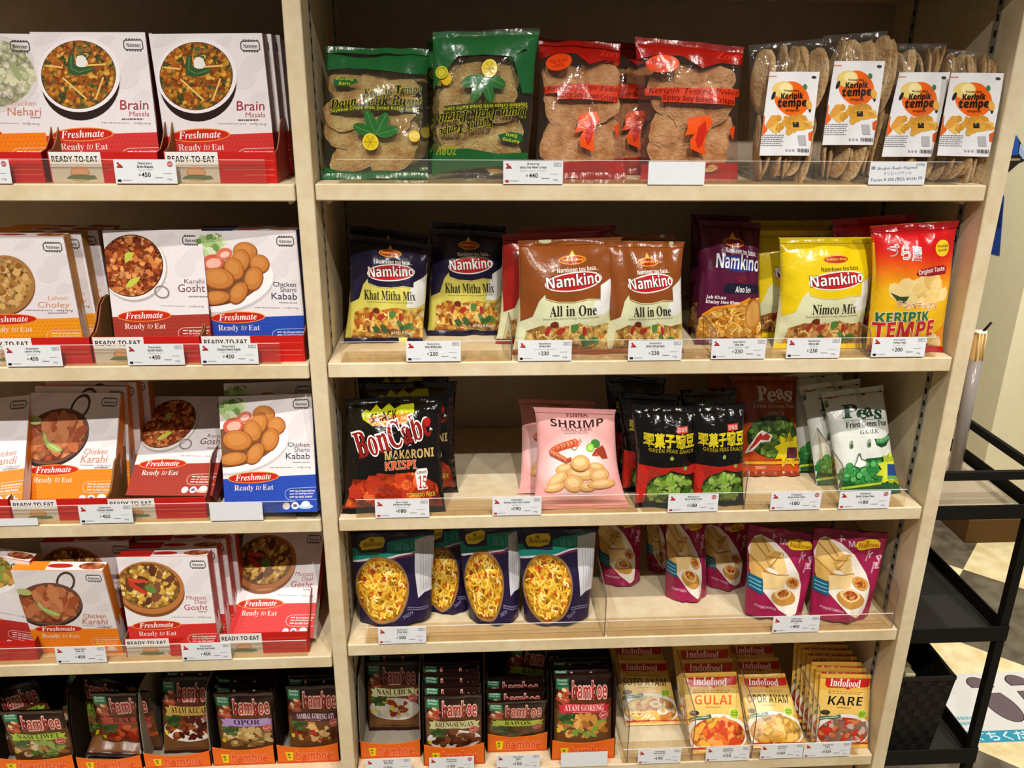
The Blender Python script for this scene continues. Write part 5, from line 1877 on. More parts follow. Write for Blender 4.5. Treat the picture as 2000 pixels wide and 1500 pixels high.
b_ps = bag('peas_s', art_peas_spicy(), col('#8e3a1a', 'G'), 'rust-orange peas bag with red chilli print set back on the shelf', 26, .02, BG)
shift(b_ps, -.03, .05, 0, 'rust-orange peas bag in the dark behind the front one')
b_pg = bag('peas_g', art_peas_garlic(), col('#d6d8d0', 'G'), 'white and green peas bag with garlic print', 27, .02, BG)
shift(b_pg, -.024, .032, 0, 'white peas bag showing its left edge behind the garlic one')
shift(b_pg, -.036, .075, .004, 'white peas bag in the dark, deepest of the garlic row')

# ------------------------------------------------------------------ stand-up pouches, fourth right shelf
PG = 'purple snack mix pouches'
aAP = art_allin()
PU = col('#221838', 'S')
b_p1 = bag('ap_a', aAP, PU, 'purple snack mix pouch nearest the middle upright', 41, .028, PG, name='snack_pouch', kind='stand')
b_p2 = bag('ap_b', aAP, PU, 'purple snack mix pouch set back in shade, second from left', 42, .024, PG, name='snack_pouch', kind='stand')
b_p3 = bag('ap_c', aAP, PU, 'purple snack mix pouch with creased shiny top, third from left', 43, .03, PG, name='snack_pouch', kind='stand')
b_p4 = bag('ap_d', aAP, PU, 'purple snack mix pouch next to the empty shelf space', 44, .028, PG, name='snack_pouch', kind='stand')
SG = 'magenta samosa pouches'
aSA = art_samosa()
MG = col('#981d48', 'S')
for k, lb, sd in (('sa_a', 'magenta samosa pouch right behind the last purple pouch', 45), ('sa_b', 'magenta samosa pouch deepest in the dark, seen edge-on', 46), ('sa_c', 'narrow magenta samosa pouch standing alone in mid shelf', 47),
                  ('sa_d', 'magenta samosa pouch in shade left of the two front ones', 48), ('sa_e', 'front magenta samosa pouch, left of the pair', 49), ('sa_f', 'front magenta samosa pouch beside the right upright', 50)):
    bag(k, aSA, MG, lb, sd, .024 if k not in ('sa_b',) else .014, SG, name='snack_pouch', kind='stand')

# ------------------------------------------------------------------ spice sachets, lowest shelves
XG = 'dark brown spice sachets'
FOODB = ['#8a4a1c', '#b5702c', '#6a3412', '#d0984a']
YL, GN, RD, PP, CRM = '#d8c878', '#b8c84a', '#c2473a', '#a98cc0', '#d2cc94'
SA = {'nasi': art_bamboe(CRM, 'NASI UDUK', '#2a2412', ['#cfc8ae', '#b8b09a', '#d8d0b8', '#8a3420', '#d8b83a'], plate='#c8c4ba'),
      'kreng': art_bamboe(CRM, 'KRENGSENGAN', '#3a2414', ['#5a2f18', '#7a4422', '#3f2010'], plate='#e8e4e0'),
      'rawon': art_bamboe(GN, 'RAWON', '#2c3a10', ['#3a2a14', '#5a4420', '#2a3a1c']),
      'ayamg': art_bamboe('#c8343c', 'AYAM GORENG', '#f0d4cc', ['#c98a3c', '#e0aa58', '#a8682a', '#7a9a3c'], seal='#c03a44'),
      'liwet': art_bamboe('#a8c43c', 'NASI LIWET', '#2c3a10', ['#8aa04a', '#d8c8a0', '#a86a3c', '#5a7a34']),
      'bali': art_bamboe(RD, 'BALI', '#3a1410', ['#a8321c', '#c8582c', '#7a2414']),
      'kecap': art_bamboe('#d9b35a', 'AYAM KECAP', '#2c1c0c', ['#5a2412', '#7a361a', '#9a5228', '#3f180c'], plate='#dcd8d2', seal='#b8443c'),
      'opor5': art_bamboe(PP, 'OPOR', '#2a1a34', ['#c0a060', '#a88848', '#d8bc80', '#8a6a34']),
      'ati': art_bamboe('#4a2434', 'SAMBAL GORENG ATI', '#e0c8d0', ['#7a4a24', '#c8944a', '#5a2f18', '#d8b070', '#b8342a'])}
SL = {'nasi': 'brown sachet with cream ribbon standing deep in a nearly empty tray', 'kreng': 'brown sachet with cream ribbon and white plate, front of its stack', 'rawon': 'brown sachet with lime ribbon and dark soup',
      'ayamg': 'brown sachet with red ribbon and fried chicken picture', 'liwet': 'brown sachet with lime-green ribbon at the bottom left corner', 'bali': 'brown sachet with coral red ribbon',
      'kecap': 'brown sachet with gold ribbon and glazed chicken', 'opor5': 'brown sachet with lilac ribbon', 'ati': 'brown sachet with salad picture beside the middle upright'}
SO = {}
BR = col('#28140f', 'S')
for i, k in enumerate(('nasi', 'kreng', 'rawon', 'ayamg', 'liwet', 'bali', 'kecap', 'opor5', 'ati')):
    SO[k] = bag(k, SA[k], BR, SL[k], 60 + i, .006, XG, 'spice sachet', 'spice_sachet', kind='flat', pull=.0, wr=.0005, sealm=BR, nu=30, nv=40, Tback=.004)
for k, n, dx, dy, dz, nm in (('kreng', 3, -.001, .013, .012, 'cream-ribboned plate sachet'), ('rawon', 2, -.002, .014, .013, 'lime-ribboned soup sachet'), ('ayamg', 2, -.001, .014, .006, 'red-ribboned chicken sachet'),
                             ('opor5', 2, -.001, .014, .007, 'lilac-ribboned sachet'), ('ati', 1, .002, .014, .01, 'salad-picture sachet'), ('kecap', 1, .003, .016, .006, 'gold-ribboned sachet'), ('nasi', 1, .0, .02, .008, 'deep-standing cream-ribboned sachet')):
    for i in range(n):
        shift(SO[k], dx * (i + 1), dy * (i + 1), dz * (i + 1), '%s sachet of the stack behind the %s' % (ORD[i], nm))
# tilted loose ones
Mx = SO['rawon'].matrix_basis
o = dup(SO['rawon'], Matrix.Translation((.298, .11, .283)) @ Matrix.Rotation(math.radians(-6), 4, 'X') @ Matrix.Rotation(math.radians(9), 4, 'Y'), 'tilted brown sachet sticking out of the lime-ribboned soup stack')
o = dup(SO['liwet'], Matrix.Translation((-.565, .094, .232)) @ Matrix.Rotation(math.radians(-8), 4, 'X') @ Matrix.Rotation(math.radians(-16), 4, 'Y'), 'tilted brown sachet behind the lime-green ribbon one, bottom left')
o = dup(SO['liwet'], Matrix.Translation((-.488, .112, .232)) @ Matrix.Rotation(math.radians(-8), 4, 'X') @ Matrix.Rotation(math.radians(14), 4, 'Y'), 'brown sachet tilted right behind the lime-green ribbon one')
o = dup(SO['bali'], Matrix.Translation((-.424, .067, .232)) @ Matrix.Rotation(math.radians(-62), 4, 'X') @ Matrix.Rotation(math.radians(4), 4, 'Y'), 'brown sachet lying flat in front of the coral-ribboned one')

IG = 'gold seasoning packets with red heads'
FG = {'soto': ('SOTO AYAM', '#3a2814', ['#d9a83c', '#e8d8b0', '#c97a34', '#ecc868']), 'gulai': ('GULAI', '#dd581a', ['#dc6a24', '#e89a4a', '#c8401c', '#eaa83c']),
      'opor': ('OPOR AYAM', '#2c2014', ['#d09c34', '#b8842a', '#e2b858', '#c8902e']), 'kare': ('KARE', '#241a12', ['#b84a2c', '#d8784a', '#8a6a5a', '#c8b0a0', '#c8321e'])}
IL = {'soto': 'gold packet with egg soup picture lying back in half shade', 'gulai': 'gold packet with orange lettering and curry picture', 'opor': 'gold packet with yellow chicken picture, leaning back',
      'kare': 'gold packet with dark lettering beside the right upright'}
IO = {}
for i, k in enumerate(('soto', 'gulai', 'opor', 'kare')):
    ar = art_indo(*FG[k])
    if k == 'soto':
        ar.sheet(QP['gulai'], cK)
        for ex, ey in ((800, 640), (850, 700)):
            ar.ell(ex, ey, 38, 30, '#efe8da').ell(ex + 2, ey, 22, 17, '#e2b040')
        ar.strokes(720, 720, 120, 60, 30, 90, 9, ['#e8c050', '#d8a83c'], 3)
    GO = col('#e4b048', 'S')
    IO[k] = bag(k, ar, GO, IL[k], 80 + i, .005, IG, 'seasoning packet', 'seasoning_packet', kind='flat', pull=0, wr=.0004, nu=30, nv=40, Tback=.004)
for k, n, dx, dy, dz, nm in (('soto', 2, -.004, .03, .014, 'egg soup packet'), ('gulai', 3, -.002, .022, .012, 'orange-lettered packet'), ('opor', 2, -.004, .03, .012, 'yellow chicken packet'), ('kare', 6, -.0035, .012, .0035, 'dark-lettered packet')):
    for i in range(n):
        shift(IO[k], dx * (i + 1), dy * (i + 1), dz * (i + 1), '%s packet of the stack behind the %s' % ((ORD + ['seventh'])[i], nm))

# ------------------------------------------------------------------ orange sachet trays
OTR = [('r5a', .0569, .0340, .2411, .1041, .0380, 'orange-fronted tray nearest the middle upright on the right side, nearly empty'), ('r5b', .1667, .0127, .2411, .1044, .0455, 'orange-fronted tray holding the cream-ribboned plate sachets'),
       ('r5c', .2763, .0376, .2411, .1063, .0406, 'orange-fronted tray holding the lime-ribboned soup sachets'), ('r5d', .3883, .0146, .2411, .1102, .0437, 'orange-fronted tray holding the red-ribboned chicken sachets'),
       ('l5a', -.5483, .0500, .2215, .1311, .0350, 'orange-fronted tray in the bottom left corner'), ('l5b', -.4248, .0500, .2215, .1101, .0300, 'orange-fronted tray holding the coral-ribboned sachets'),
       ('l5c', -.3103, .0500, .2215, .1129, .0334, 'orange-fronted tray holding the gold-ribboned sachets'), ('l5d', -.1975, .0500, .2215, .1062, .0410, 'orange-fronted tray holding the lilac-ribboned sachets'),
       ('l5e', -.0875, .0500, .2215, .1071, .0410, 'orange-fronted tray beside the middle upright on the left side')]
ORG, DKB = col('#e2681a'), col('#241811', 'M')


def otray_art():
    a = Art('P')
    a.sheet(((0, 0), (100, 0), (100, 38), (0, 38)))
    a.poly([(14, 14), (27, 14), (25, 32), (17, 32)], '#e6c818').rect(17.5, 18, 21.5, 21, '#3a5a1c').rect(18.5, 23, 21.5, 28, '#8a7a14')
    a.text('bamboe', 31, 12, 88, 33, '#d84c1c', 'b', 0, out='#f09a6c', ow=.045)
    a.rect(0, 35, 100, 38, '#c84e14')
    return a


OTA = otray_art()
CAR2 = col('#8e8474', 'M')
for k, x, y, z, w_, h_, lb in OTR:
    t = empty('sachet_tray', Matrix.Translation((x, y, z)))
    tag(t, lb, 'display tray', 'orange sachet trays')
    hw = w_ / 2
    n = 18
    b = MB()
    top = [(-hw + w_ * i / n, h_ - .009 * (1 - (2 * i / n - 1) ** 2)) for i in range(n + 1)]
    b.prism([(-hw, .0006)] + [(hw, .0006)] + top[::-1], 1, 0, .0014, ORG)
    hh = h_ - .001
    OTA.emit(b, lambda u, v, off: np.stack([(u - .5) * w_, np.full_like(u, -off), (1 - v) * hh * .97 + .0006], 1), None, .4, .0002, .0001)
    b.build('front_panel', t, fix=False)
    dep, ht = .125, .148
    cur = [(.0, h_)] + [(.006 + .028 * (1 - math.cos(math.pi * i / 16)), h_ + (ht - h_) * math.sin(math.pi * i / 16)) for i in range(9)]
    for s in (-1, 1):
        x0 = s * hw - (.0013 if s > 0 else 0)
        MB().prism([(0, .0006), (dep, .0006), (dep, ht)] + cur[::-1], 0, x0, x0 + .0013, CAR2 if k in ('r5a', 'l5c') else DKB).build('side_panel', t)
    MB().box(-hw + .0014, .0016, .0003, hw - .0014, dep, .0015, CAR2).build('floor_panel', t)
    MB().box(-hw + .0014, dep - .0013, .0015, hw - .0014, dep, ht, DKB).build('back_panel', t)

# ------------------------------------------------------------------ clear plastic guards
ACR = clear('clear_acrylic', '#faf6ee', .018, .03, None, 1.4)
ACE = clear('clear_acrylic_edge', '#a8957a', .12, .1, None, 1.5)


def guard(label, x0, x1, z, fins=(), fh=.075, fd=.2, h=.03):
    g = MB().box(x0, .0012, z + .0005, x1, .0026, z + h, ACR).box(x0, .0012, z + h, x1, .0026, z + h + .0006, clear('acrylic_rim', '#ffffff', .5, .1)).build('clear_guard')
    tag(g, label, 'shelf guard', 'clear plastic shelf guards')
    MB().box(x0, .0026, z + .0003, x1, .05, z + .0012, ACR).build('foot_strip', g)
    for fx in fins:
        b = MB()
        b.prism([(.003, z + .0012), (fd, z + .0012), (fd, z + fh * 1.25), (.012, z + fh), (.005, z + fh - .005), (.003, z + fh - .014)], 0, fx - .0008, fx + .0008, ACR)
        o_ = [(.003, z + .0012), (.003, z + fh - .014), (.005, z + fh - .005), (.012, z + fh), (fd, z + fh * 1.25)]
        for p, q in zip(o_, o_[1:]):
            b.tube((fx, p[0], p[1]), (fx, q[0], q[1]), .0009, ACE, n=6)
        b.build('divider', g)
    return g


guard('clear guard strip along the topmost shelf of the left bay', XL + .02, -.0595, ZL[0])
guard('clear guard strip in front of the amber, brown and blue cartons', XL + .02, -.062, ZL[1])
guard('clear guard strip in front of the reclining brown carton', XL + .02, -.060, ZL[2])
guard('clear guard strip in front of the chickpea stew cartons', XL + .02, -.062, ZL[3])
guard('long clear guard strip in front of the cracker bags', .03, .857, ZR[0])
guard('clear guard strip with divider beside the navy-topped bags', .02, .2565, ZR[1], (.2575,), .045)
guard('clear guard strip in front of the brown to red snack bags', .262, .872, ZR[1], (.548, .772), .04)
guard('clear guard strip under the black snack bag with red lettering', .028, .452, ZR[2])
guard('clear guard strip with dividers in front of the peas bags', .458, .868, ZR[2], (.616, .764), .07, .12)
guard('clear guard strip with divider in front of the purple pouches', .03, .411, ZR[3], (.4115,), .08, .2)
guard('clear guard strip with divider in front of the magenta pouches', .416, .885, ZR[3], (.8875,), .082, .2)
guard('clear guard strip with slanted dividers in front of the gold packets', .455, .87, ZR[4], (.463, .576, .681, .792), .1, .16)
# ------------------------------------------------------------------ price cards
TG = [('r1a', .2831, 1.2181, .0778, 'Zory', 'Spicy Soy Bean Crisps', 'スパイシーソイビーンクリスプ', '440', 'below the first red-topped cracker bag'), ('r1b', .4717, 1.2179, .0752, None, '', '', '', 'below the second red-topped cracker bag'),
      ('r1c', .7694, 1.2186, .0768, 'hand', '', '', '', 'below the clear bags of round crackers'),
      ('r2a', .1487, .9757, .0756, 'Namkino', 'Khat Mitha Mix', 'カッタミタ', '230', 'below the slumped navy-topped bag'), ('r2b', .3039, .9749, .0754, 'Namkino', 'Bombay Mix', 'スパイスとナッツのミックス', '230', 'below the left brown-topped bag'),
      ('r2c', .4601, .9740, .0765, 'Namkino', 'Nimco Mixed Nuts', 'ナッツ', '230', 'below the right brown-topped bag'), ('r2d', .5798, .9751, .0782, 'Namkino', 'Aloo Sev', 'じゃがいものスナック菓子', '230', 'below the maroon snack bag'),
      ('r2e', .6883, .9755, .0783, 'Namkino', 'Nimco Mix', 'ミックス', '230', 'below the yellow-topped snack bag'), ('r2f', .8133, .9758, .0792, 'Keripik', 'Tempe Chips', 'テンペチップス', '200', 'below the red and yellow chips bag'),
      ('r3a', .0966, .7306, .0799, 'Bon Cabe', 'Makaroni Krispi', 'マカロニスナック', '180', 'below the black bag with red lettering'), ('r3b', .2676, .7306, .0736, 'FINNA', 'Shrimp Chili Lime Cracker', 'えびせんべい', '190', 'in the gap left of the pink cracker bag'),
      ('r3c', .5352, .7304, .0771, 'Midori', 'Spicy Green Peas', 'グリーンピース', '180', 'below the glossy black pea bags'), ('r3d', .6942, .7304, .0783, 'TRINGO', 'Spicy Green Peas', 'グリーンピース', '180', 'below the rust-orange peas bag'),
      ('r3e', .8019, .7300, .0799, 'TRINGO', 'Garlic Green Peas', 'グリーンピース', '180', 'below the white and green peas bag'),
      ('r4a', .0885, .5050, .0752, 'Haldiram', 'All in One', 'オールインワン', '300', 'below the first purple pouch'), ('r4b', .7236, .5050, .0773, 'Haldiram', 'Mini Samosa', 'サモサ', '400', 'between the two front magenta pouches'),
      ('r5a', .0564, .2429, .0759, 'Bamboe', 'Nasi Uduk', 'ナシウドゥック', '150', 'below the nearly empty orange tray'), ('r5b', .1623, .2413, .0758, 'Bamboe', 'Krengsengan', 'クレンセンガン', '150', 'below the cream-ribboned plate sachets'),
      ('r5c', .2753, .2413, .0740, 'Bamboe', 'Rawon', 'ラウォン', '150', 'below the lime-ribboned soup sachets'), ('r5d', .3881, .2413, .0800, None, '', '', '', 'below the red-ribboned chicken sachets'),
      ('r5e', .5181, .2419, .0747, 'Indofood', 'Soto Ayam Mix', 'ソトアヤムの素', '150', 'below the half-shaded egg soup packet'), ('r5f', .6371, .2419, .0764, 'Indofood', 'Gulai Curry', 'グライの素', '150', 'below the orange-lettered packet'),
      ('r5g', .7321, .2431, .0752, 'Indofood', 'Opor Ayam', 'オポールの素', '150', 'below the yellow chicken packet'), ('r5h', .8126, .2427, .0831, 'Indofood', 'Kare', 'カレーの素', '150', 'below the packet with dark lettering'),
      ('l1a', -.4092, 1.2172, .0698, 'Nasreen', 'Chicken Nehari', 'チキンニハリ', '450', 'cut by the left edge of the topmost shelf'), ('l1b', -.2085, 1.2176, .0764, 'Nasreen', 'Brain Masala', 'ブレインマサラ', '450', 'between the two black-bowl cartons'),
      ('l2a', -.3906, .9739, .0742, 'Nasreen', 'Lahori Choley', 'ラホリチョレイ', '450', 'below the amber-banded carton'), ('l2b', -.2289, .9744, .0761, 'Nasreen', 'Karahi Gosht', 'カラヒゴーシュト', '450', 'below the upright brown-banded carton'),
      ('l2c', -.1301, .9748, .0776, 'Nasreen', 'Chicken Shami Kabab', 'チキンシャミカバブ', '450', 'below the blue carton in its red tray'), ('l3b', -.3326, .7312, .0758, 'Nasreen', 'Chicken Karahi', 'チキンカラヒ', '450', 'right of the leaning orange-banded carton'),
      ('l3c', -.1458, .7312, .0765, None, '', '', '', 'below the blue carton without a tray'), ('l4a', -.4082, .4858, .0759, 'Nasreen', 'Daal Fry', 'ダールフライ', '450', 'below the forward orange-banded carton'),
      ('l4b', -.2170, .4848, .0758, 'Nasreen', 'Mutton Daal Gosht', 'マトンダール', '450', 'between the two chickpea stew cartons'), ('l3a', -.4703, .7300, .0800, 'low', '', '', '', 'lying low at the left edge of the third shelf'),
      ('l5a', -.3150, .2240, .09, 'Bamboe', 'Ayam Kecap', 'アヤムケチャップ', '150', 'below the gold-ribboned sachets'), ('l5b', -.1007, .2240, .0731, 'Bamboe', 'Sambal Goreng', 'サンバル', '150', 'below the salad-picture sachet')]
CARDM = col('#dcdde0')
for k, x, z, w_, brand, prod, kana, yen, where in TG:
    h_ = .0292
    a = Art('P')
    a.sheet(((0, 0), (118, 0), (118, 45), (0, 45)))
    if brand == 'hand':
        ink = '#3c4658'
        for i, (tx, x0, y0, x1, y1) in enumerate((('Keripik Tempe Original', 14, 8, 100, 17), ('ケリピックテンペ', 30, 19, 88, 26), ('(160g)', 96, 2, 114, 8), ('Teman ¥ 300 (税込 ¥324) 円', 4, 30, 112, 39))):
            a.text(tx, x0, y0, x1, y1, ink, 'scr' if i == 0 else 'r', -2)
        a.rect(3, 9, 11, 15, '#7a8aa4')
    elif brand not in (None, 'low'):
        a.poly([(5, 6), (9, 4), (11, 8), (15, 10), (16, 14), (5, 14), (8, 10)], '#b5322c').rect(5, 13, 17, 15, '#7a1f1c')
        a.text(brand, 46, 4, 72, 8.5, '#3a3838', 'b').text(prod, 59 - 1.25 * len(prod), 10, 59 + 1.25 * len(prod), 15.5, '#2e2c2c', 'b', off=.01)
        a.text(kana, 59 - 1.9 * len(kana), 17.5, 59 + 1.9 * len(kana), 21, '#6a6868')
        a.text('¥', 45, 26, 49, 31, '#222020', 'b').text(yen, 51, 24, 68, 32.5, '#222020', 'r', off=.018)
        marks(a, 76, 33, 92, 36, 1, '#4a4848', 3).rect(4, 37, 11, 42, '#1e1c1c' if k[0] == 'l' or k[:2] == 'r2' else '#b5322c')
        marks(a, 13, 38, 32, 41, 1, '#8a8888', 4)
        marks(a, 92, 25, 112, 27, 1, '#8a8888', 5)
        a.text('150g', 98, 35, 108, 39, '#4a4848')
        if k in ('l1a', 'l1b', 'r3c', 'r3d', 'r3e', 'r5b'):
            a.ell(107, 8, 5.5, 5.5, '#b05a58').text('HALAL', 103, 6.5, 111, 9.5, '#e8d0d0', 'b')
        else:
            a.line([(100, 4), (114, 4), (114, 10), (100, 10), (100, 4)], .9, '#6a6868')
            marks(a, 102, 5.5, 112, 9, 2, '#8a8888', 6)
    b = MB()
    hh = .0115 if brand == 'low' else h_
    b.box(-w_ / 2, 0, 0, w_ / 2, .0006, hh, CARDM)
    a.emit(b, lambda u, v, off, w_=w_, hh=hh: np.stack([(u - .5) * w_, np.full_like(u, -off), (1 - v) * hh], 1), None, .38, .0001, .00006)
    o = b.build('price_card', fix=False)
    o.matrix_world = Matrix.Translation((x, -.0016, z)) @ Matrix.Rotation(math.radians(-3), 4, 'X')
    kind_ = 'blank white card ' if brand in (None, 'low') else ('handwritten white price card ' if brand == 'hand' else 'printed white price card ')
    tag(o, kind_ + where, 'price card', 'white price cards on the shelf edges')

# ------------------------------------------------------------------ black trolley at the right
BLK = col('#15120f', 'M')
BLT = col('#2a2722', 'M')
tx0, tx1, ty0, ty1 = .955, 1.166, .10, .52
MT = Matrix.Translation((tx0, ty0, FLOOR))
tr = empty('storage_trolley', MT)
tag(tr, 'black metal three-tier trolley standing right of the shelving unit', 'trolley')
for x in (tx0, tx1 - .016):
    for y in (ty0, ty1 - .016):
        part(MB().box(x, y, FLOOR + .02, x + .016, y + .016, .738, BLK, .001), 'leg', tr, MT)
for z, rim in ((.652, .026), (.400, .03), (.118, .034)):
    b = MB()
    b.box(tx0 + .002, ty0 + .002, z - .002, tx1 - .002, ty1 - .002, z, BLT)
    for q in ((tx0, ty0 - .002, tx1, ty0 + .001), (tx0, ty1 - .001, tx1, ty1 + .002), (tx0 - .002, ty0, tx0 + .001, ty1), (tx1 - .001, ty0, tx1 + .002, ty1)):
        b.box(q[0], q[1], z - .003, q[2], q[3], z - .003 + rim, BLK)
    part(b, 'tray', tr, MT)
b = MB()
for q in ((tx0, ty0, tx1, ty0 + .008), (tx0, ty1 - .008, tx1, ty1), (tx0, ty0, tx0 + .008, ty1), (tx1 - .008, ty0, tx1, ty1)):
    b.box(q[0], q[1], .722, q[2], q[3], .737, BLK)
part(b, 'top_rail', tr, MT)
for x in (tx0 + .008, tx1 - .008):
    for y in (ty0 + .008, ty1 - .008):
        part(MB().tube((x - .006, y, FLOOR + .013), (x + .006, y, FLOOR + .013), .0125, BLK), 'caster', tr, MT)
b = MB()
for i in range(46):
    x = tx0 + .006 + i * .0043
    b.tube((x, ty0 + .008, .6548), (x, ty1 - .01, .6548), .0019, col('#b3a58c', 'M'), n=6)
b.box(tx0 + .005, ty0 + .007, .6524, tx1 - .006, ty1 - .008, .6536, col('#8d8068', 'M'))
tag(b.build('ribbed_mat'), 'ribbed beige mat lying on the top tier of the black trolley', 'mat')
# rolled paper in a clear sleeve
b = MB()
b.tube((1.103, .25, .6572), (1.098, .25, .886), .0115, clear('sleeve', '#b8ad98', .22, .15))
rt = b.build('paper_roll', None, True)
tag(rt, 'slim roll of beige paper in a greyish clear sleeve standing on the trolley', 'paper roll')
MB().tube((1.1025, .25, .6575), (1.096, .25, .935), .0088, col('#b88f54', 'M'), .0105).build('rolled_sheet', rt, True)
for dx in (-.006, 0, .006):
    MB().tube((1.0985 + dx, .2405, .885), (1.0955 + dx, .2395, .936), .0014, col('#e0c48c', 'M'), n=6).build('fold', rt, True)
MB().tube((1.096, .25, .934), (1.096, .25, .9375), .0112, col('#e6ddc8', 'M')).tube((1.101, .25, .936), (1.113, .25, .953), .0022, BLK).build('cap', rt, True)

# woven basket with packets
bk = MB()
bx0, bx1, by0, by1, bz0, bz1 = .972, 1.098, .112, .36, .1185, .306
WV = (col('#191512', 'M'), col('#241f1a', 'M'))
cx_, cy_ = (bx0 + bx1) / 2, (by0 + by1) / 2


def bpt(x, y, z):
    k = .86 + .14 * (z - bz0) / (bz1 - bz0)
    return (cx_ + (x - cx_) * k, cy_ + (y - cy_) * k, z)


nz = 10
for j in range(nz):
    z0, z1 = bz0 + (bz1 - bz0) * j / nz, bz0 + (bz1 - bz0) * (j + 1) / nz
    for ax, n in ((0, 8), (1, 14)):
        for i in range(n):
            for s in (0, 1):
                o_ = .0012 * ((i + j) % 2)
                if ax == 0:
                    xa, xb, y = bx0 + (bx1 - bx0) * i / n, bx0 + (bx1 - bx0) * (i + 1) / n, (by0 - o_, by1 + o_)[s]
                    q = [(xa, y, z0), (xb, y, z0), (xb, y, z1), (xa, y, z1)]
                    q2 = [(p[0], p[1] + (.003 if s == 0 else -.003), p[2]) for p in q]
                else:
                    ya, yb, x = by0 + (by1 - by0) * i / n, by0 + (by1 - by0) * (i + 1) / n, (bx0 - o_, bx1 + o_)[s]
                    q = [(x, ya, z0), (x, yb, z0), (x, yb, z1), (x, ya, z1)]
                    q2 = [(p[0] + (.003 if s == 0 else -.003), p[1], p[2]) for p in q]
                vs = [bpt(*p) for p in q] + [bpt(*p) for p in q2]
                bk.add(vs, [(0, 1, 2, 3), (7, 6, 5, 4), (0, 4, 5, 1), (1, 5, 6, 2), (2, 6, 7, 3), (3, 7, 4, 0)], WV[(i + j) % 2])
bk.box(bx0 + .012, by0 + .02, bz0, bx1 - .012, by1 - .02, bz0 + .002, WV[0])
bo = bk.build('woven_basket')
tag(bo, 'black woven basket on the lowest tier of the trolley', 'basket')
rm = MB()
for q in ((bx0, by0 - .002, bx1, by0 + .004), (bx0, by1 - .004, bx1, by1 + .002), (bx0 - .002, by0, bx0 + .004, by1), (bx1 - .004, by0, bx1 + .002, by1)):
    rm.box(q[0], q[1], bz1 - .004, q[2], q[3], bz1 + .003, WV[1])
rm.build('rim', bo)
PKL = [('pale yellow packet lying on top in the woven basket', '#c9bd94'), ('cream packet in the middle of the woven basket', '#ddd4bc'), ('grey-beige packet at the left in the woven basket', '#b8aa8c')]
for i, (lb, c_) in enumerate(PKL):
    b = MB()
    x = 1.0 + .024 * (2 - i) - .02
    b.box(-.010, 0, 0, .010, .11, .165, col(c_, 'S'), .002)
    b.box(-.0102, .02, .166, .0102, .09, .1662, col('#8f4a34' if i == 1 else '#8f8450', 'S'))
    o = b.build('packet')
    o.matrix_world = Matrix.Translation((x, .15 + .01 * i, .1208)) @ Matrix.Rotation(math.radians(3 - 2 * i), 4, 'Y')
    tag(o, lb, 'packet', 'packets in the woven basket')

# ------------------------------------------------------------------ floor sticker with footprints
fs = MB()
SX0, SX1, SY0, SY1, SZ = 1.33, 1.80, .366, .602, FLOOR
fs.box(SX0, SY0, SZ, SX1, SY1, SZ + .0008, col('#d5d2cd'))
a = Art('P')
a.sheet(((1.33, .602), (1.80, .602), (1.80, .366), (1.33, .366)))
F_ = lambda pts: a.poly(pts, '#64555a')


def chaikin(P, n=3):
    for _ in range(n):
        P = [q for a_, b_ in zip(P, P[1:] + P[:1]) for q in ((a_[0] * .75 + b_[0] * .25, a_[1] * .75 + b_[1] * .25), (a_[0] * .25 + b_[0] * .75, a_[1] * .25 + b_[1] * .75))]
    return P


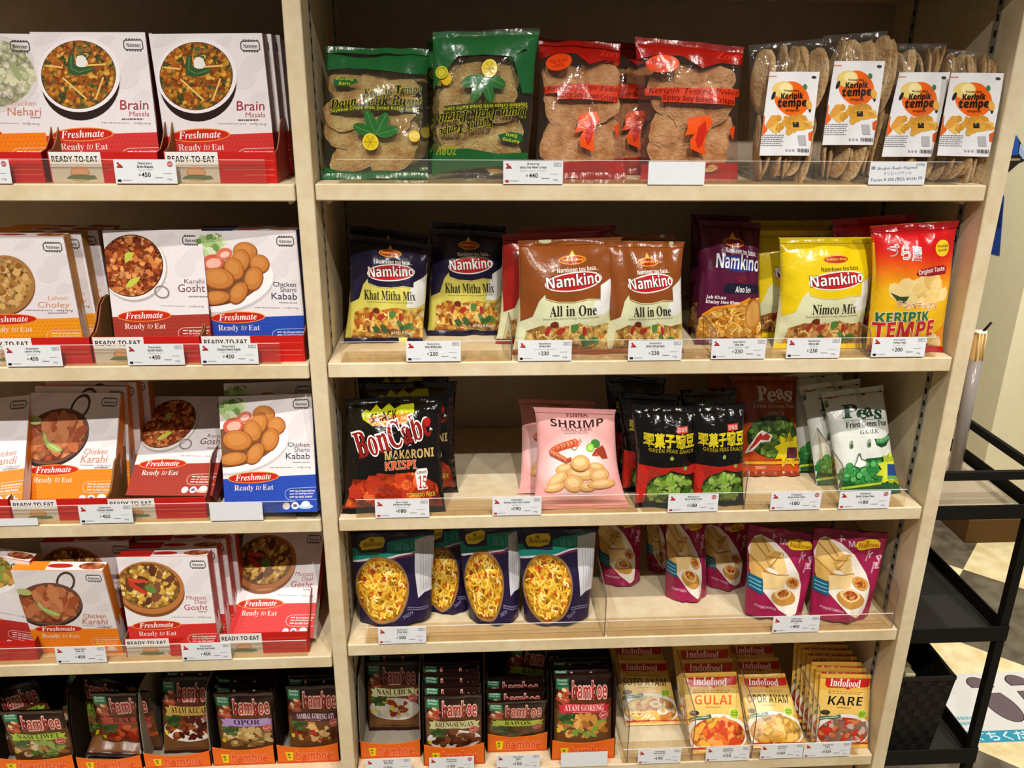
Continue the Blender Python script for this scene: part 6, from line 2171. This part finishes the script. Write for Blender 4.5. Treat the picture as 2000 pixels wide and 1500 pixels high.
def shoe(x, y, s=1):
    heel = [(x + .0, y + .0), (x + .06, y), (x + .055, y + .022), (x + .035, y + .04), (x + .01, y + .04), (x - .006, y + .02)]
    heel = chaikin([heel[0], heel[0], heel[1], heel[1]] + heel[2:], 3)
    a.poly(heel, '#2b2426')
    a.poly([(x + (p - x) * .92 + .003, y + (q - y) * .92 + .0015) for p, q in heel], '#66565b')
    sole = [(x + .002, y - .02), (x + .062, y - .02), (x + .078, y - .06), (x + .074, y - .105), (x + .05, y - .125), (x + .02, y - .115), (x + .0, y - .075)]
    sole = chaikin([sole[0], sole[0], sole[1], sole[1]] + sole[2:], 3)
    a.poly(sole, '#2b2426')
    a.poly([(x + .038 + (p - x - .038) * .95, y - .07 + (q - y + .07) * .96) for p, q in sole], '#66565b')


shoe(1.47, .548)
shoe(1.575, .552)
a.poly([(1.33, .402), (1.80, .402), (1.80, .366), (1.33, .366)], '#2f8fa8')
a.text('お待ちください', 1.345, .399, 1.575, .370, '#cfe4e8', 'r', off=.02)
marks(a, 1.345, .45, 1.43, .415, 2, '#7ab0b8', 4)
a.emit(fs, lambda u, v, off: np.stack([SX0 + u * (SX1 - SX0), SY1 - v * (SY1 - SY0), SZ + .0008 + off], 1), None, .5, .0002, .0001)
tag(fs.build('floor_sticker', fix=False), 'white floor sticker with grey footprints and teal band of lettering', 'sticker')

# blue paper cut-outs on the cream wall face
for pts, lb in (([(1.46, .832), (1.392, .836), (1.429, 1.011), (1.46, 1.04)], 'slim dark blue paper sliver on the cream wall beside the shelving'), ):
    b = MB()
    b.prism(pts, 0, 1.8645, 1.8658, col('#1d3f86', 'M'))
    b.prism([(1.46, .90), (1.412, .92), (1.428, .99), (1.46, 1.0)], 0, 1.8640, 1.8645, col('#16264e', 'M'))
    tag(b.build('paper_cutout'), lb, 'paper cut-out')
b = MB()
b.prism([(1.47, 1.075), (1.432, 1.088), (1.3922, 1.118), (1.349, 1.134), (1.383, 1.16), (1.431, 1.194), (1.47, 1.20)], 0, 1.8645, 1.8658, col('#2c241f', 'M'))
b.prism([(1.45, 1.135), (1.405, 1.140), (1.414, 1.178), (1.431, 1.194), (1.45, 1.194)], 0, 1.8636, 1.8645, col('#2a5ab0', 'M'))
b.prism([(1.45, 1.118), (1.39, 1.125), (1.39, 1.131), (1.45, 1.126)], 0, 1.8634, 1.8645, col('#a89878', 'M'))
b.prism([(1.375, 1.130), (1.349, 1.134), (1.383, 1.16), (1.402, 1.172), (1.40, 1.145)], 0, 1.8630, 1.8645, col('#a8bede', 'M'))
tag(b.build('paper_cutout'), 'blue and black paper cut-out on the cream wall, upper one', 'paper cut-out')
